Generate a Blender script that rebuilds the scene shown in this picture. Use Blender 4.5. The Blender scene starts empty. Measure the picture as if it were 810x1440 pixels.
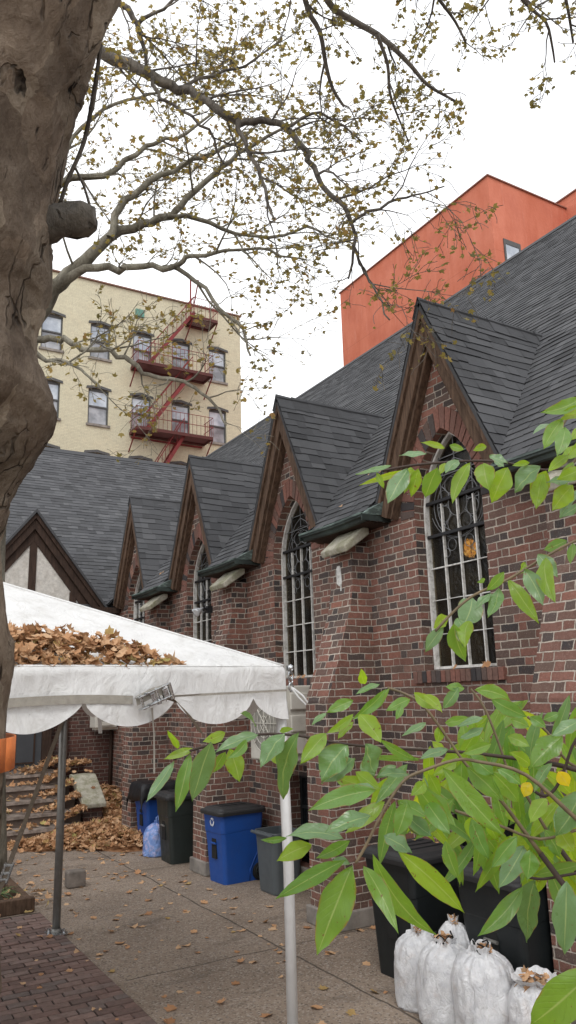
import bpy, bmesh, math, random
from mathutils import Vector, Matrix, noise as mn
from mathutils.geometry import tessellate_polygon
R = math.radians
rnd = random.Random(11)
S = bpy.context.scene
C = S.collection
V = Vector

# ------------------------------------------------------------------ camera
PITCH, ROLL, YAW, CAMH = R(13.3), R(1.6), R(30.77), 2.2
FPX = 1081.0
def cam_axes():
    cp, sp = math.cos(PITCH), math.sin(PITCH)
    f, r, u = V((0, cp, sp)), V((1, 0, 0)), V((0, -sp, cp))
    cr, sr = math.cos(ROLL), math.sin(ROLL)
    r2 = r*cr - u*sr; u2 = r*sr + u*cr
    m = Matrix.Rotation(-YAW, 3, 'Z')
    return m @ r2, m @ u2, m @ f
CR, CU, CF = cam_axes()
EYE = V((0, 0, CAMH))
def at(px, py, depth):
    """world point seen at photo pixel (810x1440) at a depth along the view axis"""
    return EYE + (CR*((px-405)/FPX) - CU*((py-720)/FPX) + CF)*depth
cd = bpy.data.cameras.new('camera'); cam = bpy.data.objects.new('camera', cd); C.objects.link(cam)
cd.sensor_fit = 'VERTICAL'; cd.sensor_height = 24.0; cd.lens = 24.0*FPX/1440.0
cd.clip_start = 0.05; cd.clip_end = 3000
mw = Matrix((CR, CU, -CF)).transposed().to_4x4(); mw.translation = EYE
cam.matrix_world = mw
S.camera = cam

# ------------------------------------------------------------------ node helper
class N:
    def __init__(s, name):
        s.m = bpy.data.materials.new(name); s.m.use_nodes = True
        s.t = s.m.node_tree; s.t.nodes.clear()
        s.out = s.t.nodes.new('ShaderNodeOutputMaterial')
    def n(s, typ, **kw):
        nd = s.t.nodes.new(typ)
        for k, v in kw.items(): setattr(nd, k, v)
        return nd
    def put(s, sock, v):
        if v is None: return
        if isinstance(v, bpy.types.NodeSocket): s.t.links.new(v, sock)
        elif isinstance(v, (tuple, list)) and len(v) == 3 and sock.type == 'RGBA': sock.default_value = (*v, 1)
        else: sock.default_value = v
    def ma(s, op, a, b=None, c=None, clamp=False):
        nd = s.n('ShaderNodeMath', operation=op, use_clamp=clamp)
        s.put(nd.inputs[0], a); s.put(nd.inputs[1], b); s.put(nd.inputs[2], c)
        return nd.outputs[0]
    def vm(s, op, a, b=None):
        nd = s.n('ShaderNodeVectorMath', operation=op); s.put(nd.inputs[0], a); s.put(nd.inputs[1], b); return nd.outputs[0]
    def mix(s, f, a, b, mode='MIX'):
        nd = s.n('ShaderNodeMix', data_type='RGBA', blend_type=mode)
        s.put(nd.inputs[0], f); s.put(nd.inputs[6], a); s.put(nd.inputs[7], b); return nd.outputs[2]
    def mr(s, v, a, b, c=0., d=1., smooth=False):
        nd = s.n('ShaderNodeMapRange'); nd.clamp = True
        if smooth: nd.interpolation_type = 'SMOOTHSTEP'
        s.put(nd.inputs[0], v)
        for i, x in enumerate((a, b, c, d)): s.put(nd.inputs[i+1], x)
        return nd.outputs[0]
    def noise(s, vec, scale, detail=3., rough=.55, dist=0.):
        nd = s.n('ShaderNodeTexNoise'); s.put(nd.inputs['Vector'], vec)
        nd.inputs['Scale'].default_value = scale; nd.inputs['Detail'].default_value = detail
        nd.inputs['Roughness'].default_value = rough; nd.inputs['Distortion'].default_value = dist
        return nd.outputs[0]
    def voro(s, vec, scale, feature='F1', out=0):
        nd = s.n('ShaderNodeTexVoronoi', feature=feature); s.put(nd.inputs['Vector'], vec); nd.inputs['Scale'].default_value = scale
        return nd.outputs[out]
    def white(s, vec):
        nd = s.n('ShaderNodeTexWhiteNoise', noise_dimensions='3D'); s.put(nd.inputs['Vector'], vec); return nd.outputs
    def ramp(s, f, stops, interp='LINEAR'):
        nd = s.n('ShaderNodeValToRGB'); cr = nd.color_ramp; cr.interpolation = interp
        while len(cr.elements) > 1: cr.elements.remove(cr.elements[-1])
        for i, (p, c) in enumerate(stops):
            e = cr.elements[0] if i == 0 else cr.elements.new(p)
            e.position = p; e.color = (*c, 1)
        s.put(nd.inputs[0], f); return nd.outputs[0]
    def obj(s): return s.n('ShaderNodeTexCoord').outputs['Object']
    def uv(s): return s.n('ShaderNodeTexCoord').outputs['UV']
    def attr(s, name): return s.n('ShaderNodeAttribute', attribute_name=name).outputs
    def comb(s, x=0., y=0., z=0.):
        nd = s.n('ShaderNodeCombineXYZ')
        for i, v in enumerate((x, y, z)): s.put(nd.inputs[i], v)
        return nd.outputs[0]
    def sep(s, v):
        nd = s.n('ShaderNodeSeparateXYZ'); s.put(nd.inputs[0], v); return nd.outputs
    def scale(s, v, k): return s.vm('MULTIPLY', v, k)
    def bump(s, h, strength=.5, dist=.01):
        nd = s.n('ShaderNodeBump'); s.put(nd.inputs['Height'], h)
        nd.inputs['Strength'].default_value = strength; nd.inputs['Distance'].default_value = dist
        return nd.outputs[0]
    def pbr(s, col, rough=.8, metal=0., normal=None, spec=.4, **kw):
        b = s.n('ShaderNodeBsdfPrincipled')
        s.put(b.inputs['Base Color'], col); s.put(b.inputs['Roughness'], rough); s.put(b.inputs['Metallic'], metal)
        s.put(b.inputs['Normal'], normal); s.put(b.inputs['Specular IOR Level'], spec)
        for k, v in kw.items(): s.put(b.inputs[k], v)
        return b.outputs[0]
    def done(s, sh): s.t.links.new(sh, s.out.inputs[0]); return s.m

def simple(name, col, rough=.7, metal=0., var=.25, sc=12., bump=.0, spec=.4, dirt=None, **kw):
    n = N(name); o = n.obj()
    f = n.noise(o, sc, 5., .6)
    c = n.mix(n.mr(f, .3, .7), tuple(x*(1-var) for x in col), tuple(min(1, x*(1+var)) for x in col))
    if dirt:
        c = n.mix(n.mr(n.noise(o, sc*.35, 6., .7), .48, .72, 0, .8), c, dirt)
    nb = n.bump(n.noise(o, sc*5, 4.), bump, .01) if bump else None
    r = n.mr(f, .3, .7, max(0.02, rough-.1), min(1, rough+.1))
    return n.done(n.pbr(c, r, metal, nb, spec, **kw))

def brick_mat(name, stops, mortar, P=.318, H=.0716, Ls=.212, jw=.0065, wob=.010, soot=.5, bumpk=1., tintn=1.):
    n = N(name); o = n.obj()
    nx = n.ma('ABSOLUTE', n.sep(n.n('ShaderNodeNewGeometry').outputs['True Normal'])[0])
    side = n.ma('GREATER_THAN', nx, .5)
    w1 = n.n('ShaderNodeTexNoise'); n.put(w1.inputs['Vector'], o); w1.inputs['Scale'].default_value = 9.; w1.inputs['Detail'].default_value = 3.
    w = n.sep(w1.outputs[1])
    p = n.sep(o)
    u = n.ma('ADD', n.ma('MULTIPLY', p[1], side), n.ma('MULTIPLY', p[0], n.ma('SUBTRACT', 1., side)))
    u = n.ma('ADD', n.ma('ADD', u, n.ma('MULTIPLY', n.ma('SUBTRACT', w[0], .5), wob*2)), 20.)
    v = n.ma('ADD', n.ma('ADD', p[2], n.ma('MULTIPLY', n.ma('SUBTRACT', w[1], .5), wob*1.6)), 5.)
    rv = n.ma('DIVIDE', v, H); row = n.ma('FLOOR', rv); fv = n.ma('MULTIPLY', n.ma('FRACT', rv), H)
    rj = n.white(n.comb(row, side, 3.))[0]
    off = n.ma('ADD', n.ma('MULTIPLY', row, .5), n.ma('MULTIPLY', rj, .22))
    x = n.ma('ADD', n.ma('DIVIDE', u, P), off)
    cell = n.ma('FLOOR', x)
    lj = n.ma('MULTIPLY', n.ma('SUBTRACT', n.white(n.comb(cell, row, 9.))[0], .5), .03)
    ls = n.ma('ADD', lj, Ls)
    fx = n.ma('MULTIPLY', n.ma('FRACT', x), P)
    hd = n.ma('GREATER_THAN', fx, ls)
    ds = n.ma('MINIMUM', fx, n.ma('ABSOLUTE', n.ma('SUBTRACT', ls, fx)))
    dh = n.ma('MINIMUM', n.ma('ABSOLUTE', n.ma('SUBTRACT', fx, ls)), n.ma('SUBTRACT', P, fx))
    dx = n.ma('ADD', n.ma('MULTIPLY', ds, n.ma('SUBTRACT', 1., hd)), n.ma('MULTIPLY', dh, hd))
    dv = n.ma('MINIMUM', fv, n.ma('SUBTRACT', H, fv))
    d = n.ma('SUBTRACT', n.ma('MINIMUM', dx, dv), n.ma('MULTIPLY', n.ma('SUBTRACT', n.noise(o, 55., 3.), .5), .008))
    jm = n.mr(n.noise(o, 3., 4.), .3, .7, .55, 1.35)
    mf = n.mr(n.ma('DIVIDE', d, jm), jw*.55, jw*1.15, 0., 1., True)
    wn = n.white(n.comb(n.ma('ADD', n.ma('MULTIPLY', cell, 2.), hd), row, n.ma('MULTIPLY', side, 7.)))
    rr = n.sep(wn[1])
    col = n.ramp(rr[0], stops)
    col = n.mix(n.ma('MULTIPLY', n.mr(n.noise(o, 28., 5., .7), .35, .7), .5*tintn), col, tuple(c*.45 for c in stops[0][1]))
    col = n.mix(n.ma('MULTIPLY', n.mr(n.noise(o, 90., 3., .7), .55, .8), .35*tintn), col, mortar)
    col = n.mix(n.ma('MULTIPLY', n.mr(n.noise(o, 1.7, 4., .6), .5, .7), .35*tintn), col, n.mix(1., col, (1.35, 1.15, .95), 'MULTIPLY'))
    mcol = n.mix(n.mr(n.noise(o, 14., 4.), .35, .65), tuple(c*.62 for c in mortar), mortar)
    mcol = n.mix(n.mr(n.noise(o, 1.3, 5., .65),   .46, .64, 0, .5*tintn), mcol, tuple(c*.38 for c in mortar))
    col = n.mix(mf, mcol, col)
    big = n.mr(n.noise(o, .9, 5., .65), .38, .7)
    col = n.mix(n.ma('MULTIPLY', big, soot), col, n.mix(.6, col, (.05, .042, .04), 'MULTIPLY'))
    h = n.ma('ADD', n.ma('MULTIPLY', mf, n.ma('ADD', .7, n.ma('MULTIPLY', n.ma('POWER', rr[1], 6.), .9))), n.ma('MULTIPLY', n.noise(o, 60., 4., .7), .35))
    return n.done(n.pbr(col, n.mr(rr[2], 0, 1, .7, .95), 0., n.bump(h, .85*bumpk, .014), .25))

RED = [(0., (.200, .098, .076)), (.16, (.300, .138, .105)), (.34, (.245, .122, .096)), (.50, (.200, .115, .092)),
       (.64, (.160, .108, .088)), (.76, (.112, .088, .080)), (.86, (.070, .065, .065)), (.93, (.048, .047, .049)), (1., (.36, .20, .15))]
M = {}
M['brick'] = brick_mat('weathered red brick', RED, (.64, .56, .475), wob=.014, soot=.42)
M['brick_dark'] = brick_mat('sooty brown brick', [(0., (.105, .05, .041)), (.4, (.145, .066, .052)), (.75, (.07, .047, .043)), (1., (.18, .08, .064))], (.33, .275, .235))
M['brick_cream'] = brick_mat('cream painted brick', [(0., (.64, .60, .44)), (.5, (.69, .65, .48)), (1., (.61, .57, .42))], (.58, .54, .40), H=.075, jw=.005, soot=.12, bumpk=.6, tintn=.25)
def vous():
    n = N('arch brick'); o = n.obj(); a = n.attr('tint')
    col = n.ramp(a[2], RED)
    col = n.mix(n.ma('MULTIPLY', n.mr(n.noise(o, 30., 5., .7), .35, .7), .5), col, (.045, .03, .028))
    return n.done(n.pbr(col, .85, 0., n.bump(n.noise(o, 60., 4., .7), .6, .008), .25))
M['voussoir'] = vous()
M['mortar'] = simple('mortar', (.27, .22, .19), .95, var=.3, sc=20, bump=.5)
M['concrete_trim'] = simple('grey concrete plinth', (.27, .245, .22), .9, var=.3, sc=5, bump=.4, dirt=(.10, .09, .08))
def stone():
    n = N('mossy limestone'); o = n.obj()
    c = n.mix(n.mr(n.noise(o, 9., 6., .7), .35, .65), (.33, .31, .25), (.52, .49, .41))
    c = n.mix(n.mr(n.noise(o, 4., 6., .75), .44, .62, 0, .75), c, (.20, .20, .11))
    c = n.mix(n.mr(n.noise(o, 40., 4., .7), .6, .75, 0, .8), c, (.09, .085, .07))
    return n.done(n.pbr(c, .92, 0., n.bump(n.noise(o, 35., 6., .7), .7, .012), .2))
M['stone'] = stone()
def shingle():
    n = N('charcoal asphalt shingle'); o = n.obj(); a = n.attr('tint')
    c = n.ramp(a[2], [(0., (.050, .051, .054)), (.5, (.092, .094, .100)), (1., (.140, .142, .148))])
    c = n.mix(n.mr(n.noise(o, 220., 2.), .35, .7, 0, .5), c, (.12, .12, .125))
    c = n.mix(n.mr(n.noise(o, 2.3, 6., .7), .5, .75, 0, .3), c, (.06, .058, .055))
    return n.done(n.pbr(c, .95, 0., n.bump(n.noise(o, 160., 3.), .7, .005), .12))
M['shingle'] = shingle()
def wood(name, dark, light, scz=1.):
    n = N(name); o = n.obj()
    f = n.noise(n.scale(o, (14., 14., 1.6)), 2.2, 6., .65)
    c = n.mix(n.mr(f, .35, .68), dark, light)
    c = n.mix(n.mr(n.noise(o, 3., 5., .7), .5, .75, 0, .6), c, tuple(x*.4 for x in dark))
    return n.done(n.pbr(c, .8, 0., n.bump(f, .5, .008), .25))
M['rake'] = wood('weathered brown board', (.060, .036, .024), (.165, .105, .070))
M['rake_dark'] = wood('dark brown timber', (.032, .020, .015), (.075, .046, .034))
M['stucco'] = simple('white stucco', (.66, .63, .58), .95, var=.18, sc=18, bump=1., dirt=(.42, .38, .33))
def copper():
    n = N('verdigris copper'); o = n.obj()
    c = n.ramp(n.noise(n.scale(o, (1., .35, 2.2)), 9., 6., .7), [(.34, (.045, .055, .052)), (.5, (.095, .125, .115)), (.62, (.20, .27, .245)), (.78, (.40, .49, .45))])
    return n.done(n.pbr(c, .6, .25, n.bump(n.noise(o, 50., 3.), .3, .004), .4))
M['copper'] = copper()
M['copper_dark'] = simple('blackened copper', (.036, .046, .043), .55, .2, var=.35, sc=9, dirt=(.085, .12, .105))
M['white_bar'] = simple('peeling white paint', (.72, .71, .68), .6, var=.12, sc=40, dirt=(.25, .23, .2))
M['black_bar'] = simple('black iron', (.025, .025, .027), .5, .3)
M['lead'] = simple('grey lead came', (.20, .205, .21), .45, .5, var=.3, sc=40)
def glass():
    n = N('dark leaded glass'); o = n.obj()
    f = n.noise(o, 26., 3., .5)
    b = n.bump(f, .35, .02)
    c = n.mix(n.mr(n.noise(o, 3.2, 3.), .4, .65), (.010, .009, .008), (.042, .032, .018))
    p = n.pbr(c, .16, 0., b, .5)
    t = n.n('ShaderNodeBsdfRefraction'); t.inputs['IOR'].default_value = 1.03; t.inputs['Roughness'].default_value = .05
    n.put(t.inputs[0], (.75, .68, .5)); n.put(t.inputs['Normal'], b)
    mx = n.n('ShaderNodeMixShader'); mx.inputs[0].default_value = .45
    n.t.links.new(p, mx.inputs[1]); n.t.links.new(t.outputs[0], mx.inputs[2])
    return n.done(mx.outputs[0])
M['glass'] = glass()
M['dark_glass'] = simple('dark basement glass', (.012, .014, .016), .1, var=.2, spec=.6)
M['interior'] = simple('dark interior plaster', (.10, .085, .07), .9)
def emit(name, col, k):
    n = N(name); e = n.n('ShaderNodeEmission'); n.put(e.inputs[0], col); e.inputs[1].default_value = k
    return n.done(e.outputs[0])
def lampm():
    n = N('amber lamp glass'); o = n.obj(); e = n.n('ShaderNodeEmission')
    f = n.noise(o, 28., 4., .6, 1.)
    n.put(e.inputs[0], n.ramp(f, [(.32, (.16, .05, .008)), (.5, (.75, .33, .06)), (.66, (1., .66, .22))])); e.inputs[1].default_value = 1.7
    return n.done(e.outputs[0])
M['lamp'] = lampm()
M['red_stucco'] = None
def redst():
    n = N('terracotta stucco'); o = n.obj()
    c = n.mix(n.mr(n.noise(n.scale(o, (1., 1., .35)), 1.1, 6., .65), .33, .68), (.50, .145, .085), (.62, .215, .14))
    c = n.mix(n.mr(n.noise(n.scale(o, (6., 6., .5)), .9, 5., .7), .58, .8, 0, .5), c, (.70, .36, .28))
    c = n.mix(n.mr(n.noise(o, .5, 5.), .5, .75, 0, .45), c, (.36, .09, .06))
    c = n.mix(n.mr(n.noise(n.scale(o, (9., 9., .22)), 1.3, 6., .75), .60, .78, 0, .5), c, (.30, .085, .06))
    c = n.mix(n.ma('MULTIPLY', n.mr(n.ma('ABSOLUTE', n.ma('SUBTRACT', n.ma('FRACT', n.ma('DIVIDE', n.sep(o)[2], 3.3)), .5)), .0, .006, 1., 0.), .45), c, (.30, .09, .06))
    return n.done(n.pbr(c, .9, 0., n.bump(n.noise(o, 9., 5.), .3, .03), .2))
M['red_stucco'] = redst()
M['coping'] = simple('red brown coping', (.26, .12, .09), .7)
M['coping_red'] = simple('brick red coping', (.22, .12, .09), .8)
M['escape'] = simple('oxide red painted steel', (.20, .030, .030), .6, .1, var=.3, sc=6)
M['steel_dk'] = simple('dark rusty grating', (.10, .030, .026), .7)
M['sash'] = simple('grey window frame', (.085, .085, .085), .6)
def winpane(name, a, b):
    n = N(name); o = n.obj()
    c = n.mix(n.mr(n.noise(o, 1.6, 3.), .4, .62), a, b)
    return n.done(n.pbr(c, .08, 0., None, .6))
M['pane_up'] = winpane('window pane with sky and blind', (.34, .39, .46), (.58, .63, .69))  # sky reflection and blind are both put into the base colour
M['pane_lo'] = winpane('window pane with curtain', (.20, .21, .23), (.40, .41, .44))
def ground():
    n = N('worn concrete'); o = n.obj(); p = n.sep(o)
    c = n.mix(n.mr(n.noise(o, 1.1, 6., .7), .35, .68), (.220, .168, .128), (.325, .257, .200))
    c = n.mix(n.mr(n.noise(o, .35, 4., .6), .45, .7, 0, .45), c, (.150, .118, .094))
    spk = n.voro(o, 75., 'F1', 1)
    c = n.mix(n.ma('MULTIPLY', n.mr(n.sep(spk)[0], .78, .86), .5), c, (.42, .38, .34))
    c = n.mix(n.ma('MULTIPLY', n.mr(n.sep(spk)[1], .84, .9), .55), c, (.05, .042, .036))
    wob = n.ma('MULTIPLY', n.ma('SUBTRACT', n.noise(o, 2.5, 5.), .5), .07)
    def line(v, w): return n.mr(n.ma('ABSOLUTE', v), w*.4, w, 1., 0.)
    l1 = line(n.ma('ADD', n.ma('SUBTRACT', p[0], 3.72), wob), .014)
    l2 = n.ma('MULTIPLY', line(n.ma('ADD', n.ma('SUBTRACT', p[1], 6.6), wob), .012), n.ma('GREATER_THAN', p[0], 2.3))
    l3 = n.ma('MULTIPLY', line(n.ma('ADD', n.ma('SUBTRACT', p[1], 10.4), wob), .012), n.ma('GREATER_THAN', p[0], 2.5))
    ln = n.ma('MAXIMUM', n.ma('MAXIMUM', l1, l2), l3)
    c = n.mix(n.ma('MULTIPLY', ln, .75), c, (.045, .037, .031))
    st = n.ma('MULTIPLY', n.mr(n.noise(n.scale(o, (1., 2.2, 1.)), .8, 6., .7), .56, .68), .6)
    c = n.mix(st, c, (.085, .068, .057))
    h = n.ma('SUBTRACT', n.ma('ADD', n.noise(o, 70., 4., .7), n.ma('MULTIPLY', n.sep(spk)[0], .5)), n.ma('MULTIPLY', ln, 2.))
    return n.done(n.pbr(c, .9, 0., n.bump(h, .5, .006), .25))
M['concrete'] = ground()
def paver():
    n = N('clay brick pavers'); a = n.attr('tint'); o = n.obj()
    c = n.ramp(a[2], [(0., (.135, .092, .080)), (.4, (.205, .130, .110)), (.75, (.25, .170, .145)), (1., (.165, .132, .120))])
    c = n.mix(n.mr(n.noise(o, 22., 5., .7), .4, .7, 0, .5), c, (.05, .036, .032))
    c = n.mix(n.mr(n.noise(o, 2., 5., .7), .5, .7, 0, .35), c, (.16, .13, .115))
    return n.done(n.pbr(c, .85, 0., n.bump(n.noise(o, 60., 4., .7), .5, .006), .3))
M['paver'] = paver()
M['joint'] = simple('dark joint sand', (.028, .023, .020), .95)
M['soil'] = simple('dark leaf mould', (.05, .034, .022), .95, var=.4, sc=9, bump=.8)
M['litter'] = simple('brown leaf litter bed', (.16, .083, .04), .95, var=.5, sc=14, bump=.9)
def dryleaf():
    n = N('dry fallen leaf'); a = n.attr('tint'); o = n.obj()
    c = n.ramp(a[2], [(0., (.21, .105, .052)), (.25, (.42, .215, .105)), (.5, (.57, .33, .175)), (.7, (.68, .46, .28)), (.86, (.40, .20, .09)), (.95, (.42, .37, .13)), (1., (.52, .38, .16))])
    c = n.mix(n.mr(n.noise(o, 40., 4., .7), .5, .8, 0, .35), c, (.18, .09, .045))
    b = n.n('ShaderNodeNewGeometry').outputs['Backfacing']
    c = n.mix(n.ma('MULTIPLY', b, .35), c, (.50, .36, .22))
    d = n.pbr(c, .7, 0., None, .25)
    t = n.n('ShaderNodeBsdfTranslucent'); n.put(t.inputs[0], c)
    mx = n.n('ShaderNodeMixShader'); mx.inputs[0].default_value = .18
    n.t.links.new(d, mx.inputs[1]); n.t.links.new(t.outputs[0], mx.inputs[2])
    return n.done(mx.outputs[0])
M['dryleaf'] = dryleaf()
def treeleaf():
    n = N('autumn plane leaf'); a = n.attr('tint')
    c = n.ramp(a[2], [(0., (.13, .125, .055)), (.35, (.20, .175, .060)), (.6, (.30, .235, .070)), (.8, (.42, .29, .085)), (1., (.32, .17, .075))])
    d = n.pbr(c, .6, 0., None, .3)
    t = n.n('ShaderNodeBsdfTranslucent'); n.put(t.inputs[0], n.mix(.3, c, (.6, .45, .1), 'MIX'))
    mx = n.n('ShaderNodeMixShader'); mx.inputs[0].default_value = .4
    n.t.links.new(d, mx.inputs[1]); n.t.links.new(t.outputs[0], mx.inputs[2])
    return n.done(mx.outputs[0])
M['treeleaf'] = treeleaf()
def shrubleaf():
    n = N('glossy cherry leaf'); a = n.attr('tint'); uv = n.sep(n.uv())
    up = n.ramp(a[2], [(0., (.155, .265, .130)), (.3, (.135, .280, .060)), (.55, (.235, .385, .038)), (.8, (.38, .50, .045)), (1., (.72, .55, .035))])  # grey-green end paints in sky sheen, yellow-green paints in backlight
    au = n.ma('ABSOLUTE', n.ma('SUBTRACT', uv[0], .5))
    mid = n.mr(au, .010, .035, 1., 0.)
    vv = n.ma('SUBTRACT', n.ma('MULTIPLY', uv[1], 9.), n.ma('MULTIPLY', au, 5.))
    vein = n.mr(n.ma('ABSOLUTE', n.ma('SUBTRACT', n.ma('FRACT', vv), .5)), .0, .10, 1., 0.)
    o = n.obj()
    c = n.mix(n.mr(n.noise(o, 30., 4., .6), .35, .7, 0, .4), up, n.mix(.5, up, (.05, .11, .02)))
    c = n.mix(n.ma('MULTIPLY', vein, .07), c, (.25, .36, .12))
    c = n.mix(n.ma('MULTIPLY', mid, .55), c, (.40, .50, .22))
    edge = n.ma('MULTIPLY', n.mr(au, .42, .5), n.mr(n.noise(o, 45., 3.), .48, .60))
    c = n.mix(n.ma('MULTIPLY', edge, .9), c, (.26, .14, .05))
    hole = n.mr(n.noise(o, 95., 2.), .70, .725)
    c = n.mix(n.ma('MULTIPLY', hole, .8), c, (.18, .10, .04))
    nb = n.bump(n.ma('ADD', n.ma('MULTIPLY', vein, -.6), n.ma('MULTIPLY', n.noise(o, 45., 3.), .8)), .35, .004)
    d = n.pbr(c, n.mr(n.noise(o, 18., 4.), .3, .7, .22, .5), 0., nb, .75)
    t = n.n('ShaderNodeBsdfTranslucent'); n.put(t.inputs[0], n.mix(1., c, (2.3, 2.1, .65), 'MULTIPLY'))
    mx = n.n('ShaderNodeMixShader'); n.put(mx.inputs[0], n.mr(a[2], 0, .8, .24, .62))
    n.t.links.new(d, mx.inputs[1]); n.t.links.new(t.outputs[0], mx.inputs[2])
    return n.done(mx.outputs[0])
M['shrubleaf'] = shrubleaf()
M['stem'] = simple('reddish green stem', (.16, .12, .07), .6, var=.3, sc=30)
M['stem_dk'] = simple('dark twig', (.05, .032, .026), .7, var=.3, sc=30)
def bark(name, cols, crack, vs=1.):
    n = N(name); o = n.obj()
    wv = n.scale(n.comb(n.noise(o, 3.5*vs, 4.), n.noise(n.vm('ADD', o, (5., 3., 1.)), 3.5*vs, 4.), n.noise(o, 2.2*vs, 3.)), (.22/vs, .22/vs, .22/vs))
    ow = n.vm('ADD', o, wv)
    st = n.scale(ow, (1., 1., .30))
    f = n.noise(st, 6.5*vs, 8., .66, .3)
    c = n.ramp(f, cols)
    pv_ = n.voro(n.scale(ow, (1., 1., .40)), 6.5*vs, 'F1', 1); ps = n.sep(pv_)
    c = n.mix(n.ma('MULTIPLY', n.mr(ps[0], .66, .70), .42*crack), c, (.40, .345, .265))
    c = n.mix(n.ma('MULTIPLY', n.mr(ps[1], .66, .72), .50*crack), c, (.085, .066, .052))
    ed = n.voro(n.scale(ow, (1., 1., .17)), 11.*vs, 'DISTANCE_TO_EDGE', 0)
    gate = n.mr(n.noise(o, 4.*vs, 4., .6), .52, .64)
    cr = n.ma('MULTIPLY', n.mr(ed, .006, .035, 1., 0.), gate)
    cr2 = n.mr(n.noise(n.scale(ow, (1., 1., .14)), 24.*vs, 5., .65, .5), .28, .36, 1., 0.)
    cr = n.ma('MAXIMUM', cr, n.ma('MULTIPLY', cr2, n.mr(n.noise(o, 5.*vs, 3.), .42, .58)))
    c = n.mix(n.ma('MULTIPLY', cr, min(1., crack)), c, (.018, .013, .010))
    fis = n.mr(n.noise(n.scale(n.vm('ADD', ow, (2., 4., 0.)), (1., 1., .10)), 17.*vs, 3., .5, .3), .315, .355, 1., 0.)
    fis = n.ma('MULTIPLY', fis, n.mr(n.noise(n.scale(o, (1., 1., .6)), 6.*vs, 4., .6), .45, .56))
    c = n.mix(n.ma('MULTIPLY', fis, min(1., crack*1.4)), c, (.022, .016, .012)); cr = n.ma('MAXIMUM', cr, fis)
    c = n.mix(n.mr(n.noise(o, 2.1, 5., .6), .42, .62, 0, .66), c, n.mix(1., c, (.36, .33, .32), 'MULTIPLY'))
    c = n.mix(n.mr(n.noise(n.scale(o, (1., 1., .5)), 60., 4., .7), .5, .75, 0, .4), c, n.mix(1., c, (.35, .33, .30), 'MULTIPLY'))
    h = n.ma('SUBTRACT', n.ma('ADD', n.ma('MULTIPLY', f, 1.3), n.ma('MULTIPLY', n.noise(n.scale(o, (1., 1., .4)), 45.*vs, 6., .72), .5)), n.ma('MULTIPLY', cr, 1.1*crack))
    return n.done(n.pbr(c, .9, 0., n.bump(h, .9, .035/vs), .15))
M['bark'] = bark('plane tree bark', [(.26, (.10, .072, .052)), (.43, (.205, .155, .115)), (.58, (.315, .25, .19)), (.74, (.43, .355, .275))], .75)
M['bark_pale'] = bark('pale plane bark', [(.3, (.17, .155, .12)), (.5, (.30, .285, .23)), (.7, (.42, .40, .33))], .25, 2.)
M['bark_dark'] = bark('dark limb bark', [(.3, (.085, .078, .070)), (.5, (.18, .165, .145)), (.7, (.30, .275, .24))], .4, 2.)
def vinyl():
    n = N('white tent vinyl'); o = n.obj()
    c = n.mix(n.mr(n.noise(o, 2.2, 5., .6), .35, .7), (.80, .80, .79), (.88, .88, .87))
    c = n.mix(n.mr(n.noise(n.scale(o, (1.6, 1.6, .7)), 4., 8., .75), .50, .74, 0, .55), c, (.50, .48, .43))
    c = n.mix(n.mr(n.noise(o, 34., 5., .75), .66, .74, 0, .55), c, (.22, .20, .17))
    d = n.pbr(c, .5, 0., n.bump(n.noise(n.scale(o, (1., 1., .6)), 8., 5., .6, 1.), .7, .03), .3)
    t = n.n('ShaderNodeBsdfTranslucent'); n.put(t.inputs[0], (.62, .61, .57))
    mx = n.n('ShaderNodeMixShader'); mx.inputs[0].default_value = .16
    n.t.links.new(d, mx.inputs[1]); n.t.links.new(t.outputs[0], mx.inputs[2])
    return n.done(mx.outputs[0])
M['vinyl'] = vinyl()
M['pole_white'] = simple('white tent pole', (.66, .66, .65), .4, .1, var=.06)
M['pole_grey'] = simple('galvanised pole', (.24, .235, .22), .45, .6, var=.15, sc=20)
M['chrome'] = simple('zinc plated steel', (.55, .57, .58), .25, .95, var=.2, sc=60)
M['strap'] = simple('grey webbing strap', (.36, .335, .29), .85, var=.15, sc=30, bump=.3)
M['strap_dk'] = simple('dirty brown webbing', (.17, .135, .10), .9, var=.25, sc=30, bump=.3)
M['orange'] = simple('orange webbing', (.70, .20, .055), .7, var=.12, sc=30, bump=.3)
def plastic(name, col, rough=.42):
    n = N(name); o = n.obj()
    c = n.mix(n.mr(n.noise(o, 5., 6., .7), .45, .75, 0, .4), col, tuple(x*.55+.012 for x in col))
    c = n.mix(n.mr(n.noise(n.scale(o, (1., 1., .3)), 22., 5., .7), .6, .75, 0, .35), c, tuple(x*.7+.05 for x in col))
    return n.done(n.pbr(c, n.mr(n.noise(o, 8., 4.), .3, .7, rough-.08, rough+.14), 0., n.bump(n.noise(o, 140., 2.), .12, .003), .4))
M['bin_blue'] = plastic('blue bin plastic', (.014, .070, .30))
M['bin_dark'] = plastic('dark green bin plastic', (.020, .026, .024))
M['bin_black'] = plastic('black bin plastic', (.011, .014, .015))
M['bin_grey'] = plastic('grey bin plastic', (.085, .098, .105))
M['lid'] = plastic('black lid plastic', (.025, .025, .026), .55)
M['rubber'] = simple('black rubber', (.012, .012, .012), .75)
M['white_mark'] = simple('white print', (.75, .76, .78), .6, var=.05)
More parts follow.
